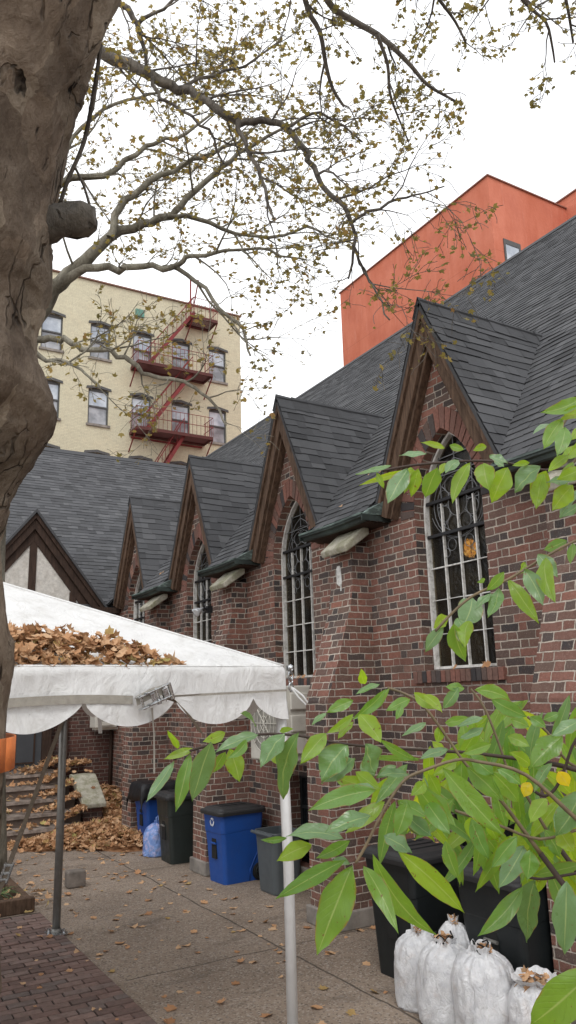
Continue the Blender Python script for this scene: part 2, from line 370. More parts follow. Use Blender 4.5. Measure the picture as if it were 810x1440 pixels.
def bagm():
    n = N('white plastic sack'); o = n.obj()
    wv = n.vm('ADD', o, n.scale(n.comb(n.noise(o, 7., 3.), n.noise(o, 9., 3.), n.noise(o, 6., 3.)), (.12, .12, .12)))
    rg = n.ma('ABSOLUTE', n.ma('SUBTRACT', n.noise(n.scale(wv, (1., 1., .55)), 17., 6., .62, .8), .5))
    c = n.mix(n.mr(n.noise(wv, 16., 4., .6), .42, .66), (.93, .935, .95), (.78, .79, .82))
    c = n.mix(n.mr(n.noise(o, 9., 4., .6), .55, .72, 0, .40), c, (.68, .56, .49))
    c = n.mix(n.mr(n.noise(o, 30., 4., .75), .70, .75, 0, .5), c, (.22, .15, .10))
    nb = n.bump(n.ma('MULTIPLY', rg, -3.), .75, .016)
    d = n.pbr(c, .30, 0., nb, .5)
    t = n.n('ShaderNodeBsdfTranslucent'); n.put(t.inputs[0], (.82, .80, .78))
    mx = n.n('ShaderNodeMixShader'); mx.inputs[0].default_value = .26
    n.t.links.new(d, mx.inputs[1]); n.t.links.new(t.outputs[0], mx.inputs[2])
    return n.done(mx.outputs[0])
M['sack'] = bagm()
M['sack_blue'] = None
def bluebag():
    n = N('pale blue plastic bag'); o = n.obj()
    c = n.ramp(n.noise(o, 9., 4., .6, 1.), [(.3, (.10, .17, .50)), (.5, (.22, .36, .72)), (.62, (.50, .50, .78)), (.75, (.30, .22, .50))])
    return n.done(n.pbr(c, .3, 0., n.bump(n.noise(o, 16., 5., .7, 2.), .9, .03), .5))
M['sack_blue'] = bluebag()
M['black_cloth'] = simple('black plastic sheet', (.012, .012, .014), .5, var=.3)
M['ac'] = simple('off white air conditioner paint', (.60, .58, .52), .5, var=.07, sc=4, dirt=(.36, .34, .29))
M['ac_fan'] = simple('shaded beige grille', (.27, .26, .23), .7)
M['ac_dk'] = simple('dark grille', (.05, .05, .05), .6)
M['door'] = simple('dark grey door paint', (.068, .072, .080), .5, var=.15, sc=3)
M['floodlamp'] = simple('flood lamp glass', (.62, .64, .66), .15, .3)
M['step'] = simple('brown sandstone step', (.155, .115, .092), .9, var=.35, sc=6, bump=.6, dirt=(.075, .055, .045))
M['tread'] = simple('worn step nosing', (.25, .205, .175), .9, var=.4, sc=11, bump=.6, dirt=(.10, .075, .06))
M['grass'] = simple('strappy green leaf', (.06, .12, .035), .5, var=.3)
M['cardboard'] = simple('grey concrete block', (.17, .145, .125), .95, var=.3, sc=9, bump=.4)

# ------------------------------------------------------------------ mesh builder
class MB:
    def __init__(s): s.v = []; s.f = []; s.t = []; s.mi = []; s.uv = {}
    def add(s, vs, fs, tint=.5, mi=0, uvs=None):
        b = len(s.v); s.v += [tuple(x) for x in vs]
        for f in fs:
            if uvs: s.uv[len(s.f)] = [uvs[i] for i in f]
            s.f.append(tuple(i+b for i in f)); s.t.append(tint); s.mi.append(mi)
    def box(s, x0, x1, y0, y1, z0, z1, tint=.5, mi=0):
        s.add([(x0,y0,z0),(x1,y0,z0),(x1,y1,z0),(x0,y1,z0),(x0,y0,z1),(x1,y0,z1),(x1,y1,z1),(x0,y1,z1)],
              [(0,3,2,1),(4,5,6,7),(0,1,5,4),(1,2,6,5),(2,3,7,6),(3,0,4,7)], tint, mi)
    def prism(s, poly, d0, d1, axis='x', tint=.5, mi=0):
        """poly of 2D points extruded along an axis (x: poly=(y,z); y: poly=(x,z))"""
        n = len(poly)
        def P(p, d): return (d, p[0], p[1]) if axis == 'x' else ((p[0], d, p[1]) if axis == 'y' else (p[0], p[1], d))
        vs = [P(p, d0) for p in poly] + [P(p, d1) for p in poly]
        s.add(vs, [tuple(range(n))[::-1], tuple(range(n, 2*n))] + [(i, (i+1) % n, n+(i+1) % n, n+i) for i in range(n)], tint, mi)
    def tube(s, pts, rad, k=8, tint=.5, mi=0, cap=True):
        pts = [V(p) for p in pts]; n = len(pts)
        if not isinstance(rad, (list, tuple)): rad = [rad]*n
        vs = []; a = None
        for i in range(n):
            t = (pts[min(i+1, n-1)] - pts[max(i-1, 0)])
            t = t.normalized() if t.length > 1e-9 else V((0,0,1))
            if a is None:
                a = t.orthogonal().normalized()
            else:
                a = (a - t*a.dot(t)); a = a.normalized() if a.length > 1e-6 else t.orthogonal().normalized()
            b = t.cross(a)
            for j in range(k):
                w = 2*math.pi*j/k
                vs.append(pts[i] + (a*math.cos(w) + b*math.sin(w))*rad[i])
        fs = [(i*k+j, i*k+(j+1) % k, (i+1)*k+(j+1) % k, (i+1)*k+j) for i in range(n-1) for j in range(k)]
        if cap: fs += [tuple(range(k))[::-1], tuple((n-1)*k+j for j in range(k))]
        s.add(vs, fs, tint, mi)
    def ribbon(s, pts, side, w, tint=.5, th=.003):
        pts = [V(p) for p in pts]; n = len(pts); vs = []
        sides = side if isinstance(side, list) else [side]*n
        for p, sd in zip(pts, sides):
            sd = V(sd).normalized(); vs += [p-sd*w/2, p+sd*w/2]
        s.add(vs, [(2*i, 2*i+1, 2*i+3, 2*i+2) for i in range(n-1)], tint)
    def loft(s, rings, tint=.5, mi=0, cap=(True, True)):
        k = len(rings[0]); vs = [p for r in rings for p in r]; n = len(rings)
        fs = [(i*k+j, i*k+(j+1) % k, (i+1)*k+(j+1) % k, (i+1)*k+j) for i in range(n-1) for j in range(k)]
        if cap[0]: fs.append(tuple(range(k))[::-1])
        if cap[1]: fs.append(tuple((n-1)*k+j for j in range(k)))
        s.add(vs, fs, tint, mi)
    def build(s, name, mat, parent=None, smooth=False, bevel=0, inv=True, th=0):
        me = bpy.data.meshes.new(name); me.from_pydata(s.v, [], s.f)
        mats = mat if isinstance(mat, list) else [mat]
        for m in mats: me.materials.append(m)
        a = me.attributes.new('tint', 'FLOAT', 'FACE'); a.data.foreach_set('value', s.t)
        if len(mats) > 1: me.polygons.foreach_set('material_index', s.mi)
        if s.uv:
            l = me.uv_layers.new(name='UVMap')
            for p in me.polygons:
                u = s.uv.get(p.index)
                if u:
                    for li, x in zip(p.loop_indices, u): l.data[li].uv = x
        if smooth: me.polygons.foreach_set('use_smooth', [True]*len(me.polygons))
        me.validate(); me.update()
        o = bpy.data.objects.new(name, me); C.objects.link(o)
        if parent is not None:
            o.parent = parent
            if inv and parent.type == 'EMPTY': o.matrix_parent_inverse = Matrix.Translation(-parent.location)
        if th:
            md = o.modifiers.new('thickness', 'SOLIDIFY'); md.thickness = th; md.offset = 0
        if bevel:
            md = o.modifiers.new('bevel', 'BEVEL'); md.width = bevel; md.segments = 2; md.limit_method = 'ANGLE'
        return o
def tag(o, label, cat, group=None):
    o['label'] = label; o['category'] = cat
    if group: o['group'] = group
    return o
def thing(name, label, cat, loc=(0,0,0), group=None, rz=0):
    o = bpy.data.objects.new(name, None); C.objects.link(o); o.location = loc; o.rotation_euler = (0,0,rz)
    o.empty_display_size = .2
    return tag(o, label, cat, group)
def struct(o): o['kind'] = 'structure'; return o

# ------------------------------------------------------------------ world and sun
w = bpy.data.worlds.new('World'); S.world = w; w.use_nodes = True
nt = w.node_tree; nt.nodes.clear()
wo = nt.nodes.new('ShaderNodeOutputWorld'); bg = nt.nodes.new('ShaderNodeBackground')
sky = nt.nodes.new('ShaderNodeTexSky'); sky.sky_type = 'NISHITA'; sky.sun_disc = False
SUN_EL, SUN_AZ = R(52), R(215)
sky.sun_elevation = SUN_EL; sky.sun_rotation = SUN_AZ
tc = nt.nodes.new('ShaderNodeTexCoord')
cn = nt.nodes.new('ShaderNodeTexNoise'); cn.inputs['Scale'].default_value = 1.6; cn.inputs['Detail'].default_value = 5
nt.links.new(tc.outputs['Generated'], cn.inputs['Vector'])
cr = nt.nodes.new('ShaderNodeValToRGB'); cr.color_ramp.elements[0].position = .3; cr.color_ramp.elements[1].position = .7
cr.color_ramp.elements[0].color = (9.6, 9.75, 10.0, 1); cr.color_ramp.elements[1].color = (10.9, 10.95, 11.0, 1)
nt.links.new(cn.outputs[0], cr.inputs[0])
mx = nt.nodes.new('ShaderNodeMix'); mx.data_type = 'RGBA'; mx.inputs[0].default_value = .93
nt.links.new(sky.outputs[0], mx.inputs[6]); nt.links.new(cr.outputs[0], mx.inputs[7])
nt.links.new(mx.outputs[2], bg.inputs[0]); bg.inputs[1].default_value = .15
nt.links.new(bg.outputs[0], wo.inputs[0])
sl = bpy.data.lights.new('sun', 'SUN'); sl.energy = 1.1; sl.angle = R(25); sl.color = (1., .965, .92)
so = bpy.data.objects.new('sun', sl); C.objects.link(so)
sd = V((math.sin(SUN_AZ)*math.cos(SUN_EL), math.cos(SUN_AZ)*math.cos(SUN_EL), math.sin(SUN_EL)))
so.rotation_euler = sd.to_track_quat('Z', 'Y').to_euler(); so.location = sd*40
S.view_settings.view_transform = 'Standard'; S.view_settings.look = 'None'; S.view_settings.exposure = 0
S.render.engine = 'CYCLES'
S.cycles.use_denoising = True
try: S.cycles.denoiser = 'OPENIMAGEDENOISE'
except Exception: pass
S.cycles.max_bounces = 6; S.cycles.diffuse_bounces = 3; S.cycles.glossy_bounces = 3; S.cycles.transparent_max_bounces = 8
S.cycles.sample_clamp_indirect = 4

# ------------------------------------------------------------------ ground
b = MB(); b.add([(-600,-600,0),(600,-600,0),(600,600,0),(-600,600,0)], [(0,1,2,3)])
struct(b.build('ground', M['concrete']))
# brick paving, real pavers in running bond, X < 2.2
b = MB(); b.add([(-3.,1.5,.004),(2.2,1.5,.004),(2.2,9.1,.004),(-3.,9.1,.004)], [(0,1,2,3)])
pv = struct(b.build('brick_path', M['joint']))
b = MB(); PW, PH = .205, .098
row = 0; y = 1.6
while y < 9.0:
    x = 2.19 - (PW/2 if row % 2 else 0) ; first = row % 2
    if first: b.box(2.19-PW/2+.006, 2.19, y, y+PH-.012, .002, .016+rnd.uniform(-.003,.004), rnd.random())
    while x > -2.9:
        j = rnd.uniform(-.004, .004); t = rnd.random(); z = .016+rnd.uniform(-.004, .004)
        b.box(x-PW+.012, x, y+j*.4, y+PH-.013+j*.4, .002, z, t); x -= PW
    y += PH; row += 1
pm = struct(b.build('brick_paving', M['paver'], None, bevel=.004))

# ------------------------------------------------------------------ church
XW, XG = 4.98, 5.14           # wall face, glass plane
PITCHB = 2.91
YD = [5.39 + PITCHB*k for k in range(4)]
WA, ZS, WR = .475, 3.90, .92  # half width, spring height, arc radius
SILL = 2.38
def arch(a, zs, Rr, off=0., n=9):
    """pointed arch from left spring to right spring in (y,z), y relative"""
    cx = Rr - a; rr = Rr + off
    th = math.acos(cx/rr)
    L = [(cx - rr*math.cos(th*i/n), zs + rr*math.sin(th*i/n)) for i in range(n+1)]
    return L + [(-p[0], p[1]) for p in L[:-1][::-1]]
church = thing('church', 'dark red brick church with steep shingled roof and pointed gabled windows', 'church', (XW, 8., 0))
def sheet_yz(b, x, loops, flip=False):
    flat = [p for l in loops for p in l]
    tris = tessellate_polygon([[V((p[0], p[1], 0)) for p in l] for l in loops])
    b.add([(x, p[0], p[1]) for p in flat], [tuple(t) for t in tris])
ZE = 4.02
GZ = 5.93; GH = .90   # gable apex and half width
outer = [(-1., 0), (15.4, 0), (15.4, ZE)]
for yd in YD[::-1]: outer += [(min(yd+GH, 15.39), ZE), (yd, GZ), (yd-GH, ZE)]
outer += [(-1., ZE)]
holes = []; reveals = []
for yd in YD:
    h = [(yd-WA, SILL)] + [(yd+p[0], p[1]) for p in arch(WA, ZS, WR)] + [(yd+WA, SILL)]
    holes.append(h); reveals.append(h)
BWIN = [(4.83, 5.75, .35, 1.18), (7.55, 8.50, .25, 1.25), (10.75, 11.5, .35, 1.15)]
for (a, c, z0, z1) in BWIN:
    h = [(a, z0), (a, z1), (c, z1), (c, z0)]; holes.append(h); reveals.append(h)
b = MB(); sheet_yz(b, XW, [outer]+holes)
for h in reveals:
    n = len(h)
    b.add([(XW, p[0], p[1]) for p in h] + [(XG+.06, p[0], p[1]) for p in h], [(i, (i+1) % n, n+(i+1) % n, n+i) for i in range(n)])
# end and back walls close the nave
b.box(XW+.01, 15.9, -1.05, -1., 0, 4.0); b.box(15.6, 15.7, -1, 26, 0, 4.3); b.box(XW+.5, 15.9, 26., 26.1, 0, 9.)
b.build('wall', M['brick'], church)
b = MB(); b.add([(XG+.3, -.9, .05), (15.5, -.9, .05), (15.5, 25.9, .05), (XG+.3, 25.9, .05)], [(0,1,2,3)])
b.box(9.8, 9.9, -.9, 25.9, .06, 6.5)
b.build('interior_wall', M['interior'], church)

# roof slopes with real overlapping shingle tabs
def shingles(b, O, U, Vv, Nn, length, urange, exposure=.14, tab=.3, lift=.0095, wav=.012):
    O, U, Vv, Nn = V(O), V(U).normalized(), V(Vv).normalized(), V(Nn).normalized()
    k = 0
    while k*exposure < length:
        v0 = k*exposure; v1 = min(length, v0+exposure*1.12)
        ur = urange(v0+exposure*.5); rt = rnd.uniform(-.12, .12)
        for u0, u1 in (ur if isinstance(ur, list) else [ur]):
          u = u0 - rnd.uniform(0, tab)
          while u < u1:
              wd = tab*rnd.choice((.55, .8, 1., 1.25)); a = max(u, u0); c = min(u+wd, u1)
              if c-a > .015:
                  d = lambda s: wav*mn.noise(V((s*1.7, k*7.3, O.x+O.y*3)))
                  lf = lift*rnd.uniform(.6, 1.5); jv = rnd.choice((0, 0, 0, -.012, .008))
                  p = [O+U*a+Vv*(v0+d(a)+jv)+Nn*lf, O+U*c+Vv*(v0+d(c)+jv)+Nn*lf, O+U*c+Vv*v1+Nn*.001, O+U*a+Vv*v1+Nn*.001,
                       O+U*a+Vv*(v0+d(a)+jv)-Nn*.006, O+U*c+Vv*(v0+d(c)+jv)-Nn*.006]
                  t = min(1, max(0, rnd.gauss(.5, .2)+rt*.25))
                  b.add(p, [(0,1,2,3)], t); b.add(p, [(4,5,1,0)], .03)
              u += wd
        k += 1
def slab(b, quad, nrm, th=.04):
    nrm = V(nrm).normalized()*th
    q = [V(p) for p in quad]; lo = [p-nrm for p in q]
    b.add(q+lo, [(0,1,2,3), (7,6,5,4)] + [(i, i+4, (i+1) % 4+4, (i+1) % 4) for i in range(4)], .15)
EX, EZ = 4.70, 4.03
RX, RZ = 10.35, 10.03
sl_ = V((RX-EX, 0, RZ-EZ)); slen = sl_.length; su = sl_.normalized(); snm = V((-su.z, 0, su.x))
def wing_cut(v):   # roof rows run to where the wing roof meets
    return (-1.2, 26.)
b = MB()
DX = 4.86; DAP = 6.05; DH = .93; DB = 4.06
def gap_half(v):
    z = EZ + su.z*v
    return DH*(DAP-z)/(DAP-DB) if z < DAP else 0
lp = [(-1.2, 0.)]
vap = (DAP-EZ)/su.z
for yd in YD: lp += [(yd-DH+.02, 0.), (yd, vap-.03), (yd+DH-.02, 0.)]
lp += [(26., 0.), (26., slen), (-1.2, slen)]
b.add([V((EX, 0, EZ))+V((0, 1, 0))*p[0]+su*p[1]-snm*.015 for p in lp], [tuple(t) for t in tessellate_polygon([[V((p[0], p[1], 0)) for p in lp]])], .1)
def nave_rows(v):
    L_ = [-1.2]; g = gap_half(v)
    if g > .02:
        for yd in YD: L_ += [yd-g, yd+g]
    L_.append(26.)
    return [(L_[i], L_[i+1]) for i in range(0, len(L_), 2) if L_[i+1]-L_[i] > .01]
slab(b, [(RX, -1.2, RZ-.03), (16., -1.2, 4.0), (16., 26, 4.0), (RX, 26, RZ-.03)], (su.z, 0, su.x))
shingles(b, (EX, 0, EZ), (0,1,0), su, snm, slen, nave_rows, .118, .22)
b.prism([(RX-.12, RZ-.10), (RX, RZ+.035), (RX+.12, RZ-.10)], -1.2, 26, 'y', .35)
b.build('roof', M['shingle'], church)

# dormers: roof, barge boards, moulding
sld = (DAP-DB)/DH
dl = math.hypot(DH, DAP-DB)
for i, yd in enumerate(YD):
    b = MB()
    for sg in (-1, 1):
        vv = V((0, -sg*DH, DAP-DB)); nn = V((0, sg*(DAP-DB), DH)).normalized()
        O = V((DX-.05, yd+sg*DH, DB))
        slab(b, [O-nn*.012, O+V((1.9,0,0))-nn*.012, V((DX+1.85, yd, DAP))-nn*.012, V((DX-.05, yd, DAP))-nn*.012], nn, .03)
        shingles(b, O, (1,0,0), vv, nn, dl, lambda v: (0., 1.72), .12, .25, .010, .030)
    # ridge cap, slightly sagging pieces
    x = DX-.06
    while x < 6.58:
        z = DAP+.012+rnd.uniform(-.004, .006)
        b.add([(x, yd-.10, z-.19), (x, yd, z+.02), (x, yd+.10, z-.19), (x+.26, yd-.10, z-.2), (x+.26, yd, z+.006), (x+.26, yd+.10, z-.2)],
              [(0,1,4,3), (1,2,5,4)], rnd.uniform(.2, .6)); x += .24
    dr = b.build('dormer_roof', M['shingle'], church)
    nrm2 = lambda sg: V((0, sg*(DAP-DB), DH)).normalized()
    for sg in (-1, 1):
        b = MB()
        vv = V((0, -sg*DH, DAP-DB)).normalized()
        def plank(d0, d1, x0, x1, e0=-.04, e1=0.):
            nn = nrm2(sg); O = V((0, yd+sg*DH, DB)) + vv*e0
            # lower point / upper point at the ridge line (cut vertically at y = yd)
            def top(d): # distance along vv until y reaches yd for offset d inward
                p = O - nn*d; k = (p.y-yd)/(-vv.y) if abs(vv.y) > 1e-6 else 0
                return p + vv*k
            q = [O-nn*d0, O-nn*d1, top(d1), top(d0)]
            vs = [(x0, p.y, p.z) for p in q] + [(x1, p.y, p.z) for p in q]
            b.add(vs, [(0,1,2,3), (7,6,5,4)] + [(k, k+4, (k+1) % 4+4, (k+1) % 4) for k in range(4)])
        plank(.025, .085, DX-.045, XW+.05)
        plank(.087, .20, DX-.015, XW+.03)
        plank(.202, .235, DX+.025, XW+.02)
        b.build('barge_board', M['rake'], dr, bevel=.004)

# windows
for i, yd in enumerate(YD):
    b = MB()
    ar = [(yd+p[0], p[1]) for p in arch(WA-.012, ZS, WR-.012)]
    ring = [(yd-WA+.012, SILL+.01)] + ar + [(yd+WA-.012, SILL+.01)]
    ari = [(yd+p[0], p[1]) for p in arch(WA-.038, ZS, WR-.038)]
    rin = [(yd-WA+.038, SILL+.035)] + ari + [(yd+WA-.038, SILL+.035)]
    n = len(ring)
    vs = [(XG-.05, *p) for p in ring] + [(XG-.05, *p) for p in rin] + [(XG+.02, *p) for p in ring] + [(XG+.02, *p) for p in rin]
    b.add(vs, [(k, (k+1) % n, n+(k+1) % n, n+k) for k in range(n)] + [(n+k, n+(k+1) % n, 3*n+(k+1) % n, 3*n+k) for k in range(n)])
    win = b.build('window', M['white_bar'], church)
    b = MB(); b.add([(XG+.004, p[0], p[1]) for p in ring[::-1]], [tuple(range(n))]); b.build('glass', M['glass'], win)
    def halfh(y, top=True):  # arch height at offset y
        cx = WR-WA; rr = WR-.03
        return ZS + math.sqrt(max(0, rr*rr - (abs(y)+cx)**2))
    b = MB(); q = (WA-.03)*2/4
    for j in (-1, 0, 1):
        y = yd + j*q*1.; b.box(XG-.030, XG+.001, y-.0065, y+.0065, SILL+.03, 4.0 if j else 4.02)
    for z in (2.72, 3.05, 3.37):
        for j in range(4):
            y0 = yd-WA+.03+q*j; b.box(XG-.026, XG-.002, y0+.012, y0+q-.012, z-.004+rnd.uniform(-.004, .004), z+.006)
    b.build('glazing_bar', M['white_bar'], win)
    b = MB()
    for z in (3.69, 4.03): b.box(XG-.045, XG-.012, yd-WA+.02, yd+WA-.02, z-.015, z+.015)
    b.build('saddle_bar', M['black_bar'], win)
    b = MB(); xz = XG-.012
    def circ(cy, cz, r, k=22, a0=0, a1=360, rad=.0036):
        b.tube([(xz, cy+r*math.cos(R(a0+(a1-a0)*t/k)), cz+r*math.sin(R(a0+(a1-a0)*t/k))) for t in range(k+1)], rad, 5)
    zc = 3.97
    circ(yd, zc, .34); circ(yd, zc, .29); circ(yd, zc, .13)
    for t in range(8):
        a = R(t*45+22); circ(yd+.21*math.cos(a), zc+.21*math.sin(a), .082, 12)
    for t in range(8):
        a = R(t*45); b.tube([(xz, yd+.13*math.cos(a), zc+.13*math.sin(a)), (xz, yd+.29*math.cos(a), zc+.29*math.sin(a))], .005, 4)
    for sg in (-1, 1):   # scrolls below and tracery above
        circ(yd+sg*.12, 3.57, .06, 12); circ(yd+sg*.20, 3.50, .045, 10)
        b.tube([(xz, yd+sg*.25, 4.23), (xz, yd+sg*.12, 4.36), (xz, yd, 4.42)], .005, 4)
    for j in (-1, 0, 1):
        y = j*q; b.tube([(xz, yd+y, 4.0 if j else 4.3), (xz, yd+y, halfh(y)-.01)], .006, 4)
    for z in (4.28, 4.46):
        cx = WR-WA; hw = math.sqrt(max(0, (WR-.03)**2-(z-ZS)**2))-cx
        b.tube([(xz, yd-hw, z), (xz, yd+hw, z)], .006, 4)
    circ(yd, 4.02, .40, 14, 200, 340)
    b.build('leadwork', M['lead'], win)
    # soldier brick sill and pointed arch
    b = MB(); y = yd-WA-.10
    while y < yd+WA+.09:
        b.box(XW-.035, XW+.12, y, y+.058, SILL-.115+rnd.uniform(-.004, .004), SILL-.004, rnd.random()); y += .0665
    b.build('sill', M['voussoir'], win, bevel=.004)
    b = MB(); cx = WR-WA
    th = math.acos(cx/WR); th2 = math.acos(cx/(WR+.21)); m = 13
    for sg in (-1, 1):
        for k in range(m):
            lo0, lo1 = th*k/m, th*(k+1)/m; hi0, hi1 = th2*k/m, th2*(k+1)/m
            g = .006
            def P(a, rr): return (yd + sg*(-(cx - rr*math.cos(a))), ZS + rr*math.sin(a))
            r1 = WR+.21+rnd.uniform(-.006, .006)
            q4 = [P(lo0+g/WR, WR+.001), P(lo1-g/WR, WR+.001), P(hi1-g/(WR+.2), r1), P(hi0+g/(WR+.2), r1)]
            if sg < 0: q4 = q4[::-1]
            b.prism(q4, XW-.010+rnd.uniform(-.003, .003), XW+.12, 'x', rnd.random()**1.3)
    b.build('brick_arch', M['voussoir'], win, bevel=.003)

# buttresses with weathered slope, plinth, stone cap
def prof(z):
    P = [(.0, 4.35), (1.9, 4.36), (2.12, 4.37), (2.5, 4.51), (3.1, 4.705), (3.3, 4.74), (3.72, 4.745)]
    for (a, x0), (c, x1) in zip(P, P[1:]):
        if z <= c: return x0+(x1-x0)*(z-a)/(c-a)
    return P[-1][1]
for k, (y0, y1) in enumerate([(3.60, 4.02), (6.66, 7.08), (9.56, 9.98), (12.42, 12.86)]):
    zs = [.16, 1.0, 1.9, 2.12, 2.3, 2.5, 2.8, 3.1, 3.3, 3.74]
    b = MB(); poly = [(prof(z), z) for z in zs] + [(XW+.03, 3.74), (XW+.03, .16)]
    b.prism(poly[::-1], y0, y1, 'y')
    bt = b.build('buttress', M['brick'], church)
    b = MB(); b.box(4.315, XW+.02, y0-.035, y1+.035, 0, .165); b.build('plinth', M['concrete_trim'], bt, bevel=.012)
    # sloping stone weathering under the gutter
    b = MB(); ya, yb = y0-.16, y1-.10
    b.prism([(4.575, 3.63), (4.545, 3.695), (4.80, 3.912), (4.88, 3.912), (4.88, 3.84)][::-1], ya, yb, 'y')
    b.build('stone_cap', M['stone'], bt, bevel=.015)
b = MB(); b.prism([(y_-.10, z_) for y_, z_ in [(6.97,3.52),(6.99,3.55),(7.03,3.55),(7.05,3.52),(7.05,3.36),(7.01,3.33),(6.985,3.32),(6.99,3.12),(6.965,3.12),(6.965,3.33),(6.955,3.36)]], 4.735, 4.750, 'x')
o = b.build('mortar_patch', M['white_bar'], church)
# gutters between dormers
for ya, yb in [(2.6, 4.52), (6.26, 7.47), (9.17, 10.38), (12.08, 13.29)]:
    b = MB()
    pr_ = [(EX+.0, 3.99), (EX+.0, 3.935), (EX-.03, 3.915), (EX-.055, 3.925), (EX-.065, 3.955), (EX-.098, 3.962), (EX-.102, 3.993)]
    sag = [0, .008, .014, .008, 0.]
    b.loft([[(x, ya+(yb-ya)*t/4, z-sag[t]) for x, z in pr_] for t in range(5)])
    b.box(EX-.10, XW+.0, ya-.014, ya-.001, 3.925, 3.985); b.box(EX-.10, XW-.05, yb+.001, yb+.014, 3.925, 3.985)
    g = b.build('gutter', M['copper_dark'], church)
    b = MB(); b.loft([[(x, ya-.01+(yb-ya+.02)*t/4, z-sag[t]) for x, z in ((EX-.080, 3.994), (EX-.080, 4.004), (EX-.112, 4.004), (EX-.112, 3.984), (EX-.1035, 3.984), (EX-.103, 3.994))] for t in range(5)])
    b.build('gutter_lip', M['copper'], g)
    for sg, e in ((1, ya), (-1, yb)):   # flashing fold where the dormer meets the gutter
        b = MB(); b.add([(EX-.08, e+sg*.02, 3.99), (DX-.02, e-sg*.03, 3.99), (DX-.01, e-sg*.07, 4.13), (EX+.01, e+sg*.03, 4.06)], [(0,1,2,3)])
        b.build('flashing', M['copper'], g, th=.006)
    b = MB(); b.box(EX-.01, XW+.005, ya+.02, yb-.02, 3.915, 3.925); b.build('soffit', M['rake_dark'], g)
# basement windows
for (a, c, z0, z1) in BWIN:
    b = MB(); x = XG+.03
    for (p, q, r0, r1) in ((a, a+.05, z0, z1), (c-.05, c, z0, z1), (a+.05, c-.05, z1-.05, z1), (a+.05, c-.05, z0, z0+.05), (a+.05, c-.05, (z0+z1)/2+.1, (z0+z1)/2+.14)):
        b.box(x-.05, x, p, q, r0, r1)
    fr = b.build('basement_window', M['bin_black'], church)
    b = MB(); b.add([(x-.02, a, z0), (x-.02, c, z0), (x-.02, c, z1), (x-.02, a, z1)], [(0,3,2,1)]); b.build('pane', M['dark_glass'], fr)
    b = MB(); b.box(XW-.04, XW+.15, a-.05, c+.05, z0-.10, z0-.002); b.build('sill', M['concrete_trim'], fr, bevel=.008)

# cross wing closing the yard
YWG = 15.4
b = MB()
def wall_xz(b, y, loops):
    flat = [p for l in loops for p in l]
    tris = tessellate_polygon([[V((p[0], p[1], 0)) for p in l] for l in loops])
    b.add([(p[0], y, p[1]) for p in flat], [tuple(t) for t in tris])
PX0, PX1 = 2.25, 4.06
wall_xz(b, YWG, [[(-8, 0), (XW, 0), (XW, 4.0), (-8, 4.0)], [(PX0, .0), (PX0, 3.35), (PX1, 3.35), (PX1, .0)][:] ])
b.add([(PX1, YWG, 0), (PX1, YWG, 3.35), (PX1, 16.1, 3.35), (PX1, 16.1, 0)], [(0,1,2,3)])
b.add([(PX0, YWG, 0), (PX0, YWG, 3.35), (PX0, 16.1, 3.35), (PX0, 16.1, 0)], [(0,1,2,3)])
b.add([(PX0, YWG, 3.35), (PX1, YWG, 3.35), (PX1, 16.1, 3.35), (PX0, 16.1, 3.35)], [(0,1,2,3)])
b.add([(PX0, 16.1, 0), (PX1, 16.1, 0), (PX1, 16.1, 3.35), (PX0, 16.1, 3.35)], [(0,1,2,3)])
b.add([(-8, YWG, 0), (-8, 24, 0), (-8, 24, 4), (-8, 19.6, 8.6), (-8, YWG, 4)], [(0,1,2,3,4)])
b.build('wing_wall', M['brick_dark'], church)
wy0, wz0, wy1, wz1 = 15.12, 3.93, 19.6, 8.6
wv = V((0, wy1-wy0, wz1-wz0)); wl = wv.length; wvn = wv.normalized(); wn = V((0, -wvn.z, wvn.y))
b = MB()
slab(b, [V((-8.3, wy0, wz0))-wn*.02, V((9.2, wy0, wz0))-wn*.02, V((9.2, wy1, wz1))-wn*.02, V((-8.3, wy1, wz1))-wn*.02], wn)
slab(b, [(-8.3, wy1, wz1-.03), (9.2, wy1, wz1-.03), (9.2, 24.2, 3.9), (-8.3, 24.2, 3.9)], (0, wvn.z, wvn.y))
def wing_u(v):
    z = wz0 + wvn.z*v; xr = EX + (z-EZ)/(RZ-EZ)*(RX-EX)
    return (-8.3, xr+.25)
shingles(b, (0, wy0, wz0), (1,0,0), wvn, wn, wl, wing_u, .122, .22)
b.prism([(wy1-.12, wz1-.10), (wy1, wz1+.03), (wy1+.12, wz1-.10)], -8.3, 8.9, 'x', .3)
b.build('wing_roof', M['shingle'], church)
# half timbered porch gable
GX, GY, GAP, GB, GHW = 3.26, 15.22, 5.80, 3.98, 1.42
b = MB(); wall_xz(b, GY+.03, [[(GX-GHW, GB), (GX+GHW, GB), (GX, GAP-.04)]])
gp = b.build('half_timbered_gable', M['stucco'], church)
gsl = (GAP-GB)/GHW
def rk(d): return d*math.hypot(1, gsl)
b = MB()
for sg in (-1, 1):
    for d0, d1, y0_ in ((0., .07, GY-.10), (.072, .20, GY-.06), (.202, .34, GY)):
        z0, z1 = GAP-rk(d0), GAP-rk(d1)
        q = [(GX, z0), (GX+sg*(GHW+.08), z0-gsl*(GHW+.08)), (GX+sg*(GHW+.08), z1-gsl*(GHW+.08)), (GX, z1)]
        if sg > 0: q = q[::-1]
        b.prism(q, y0_, GY+.05, 'y')
for x, wd in ((GX, .14), (GX-.80, .13), (GX+.80, .13)):
    b.box(x-wd/2, x+wd/2, GY+.005, GY+.06, GB, GAP-rk(.34)-abs(x-GX)*gsl+.05)
b.box(GX-GHW, GX+GHW, GY+.002, GY+.06, GB-.2, GB+.07)
b.build('timber_frame', M['rake_dark'], gp, bevel=.006)
b = MB()
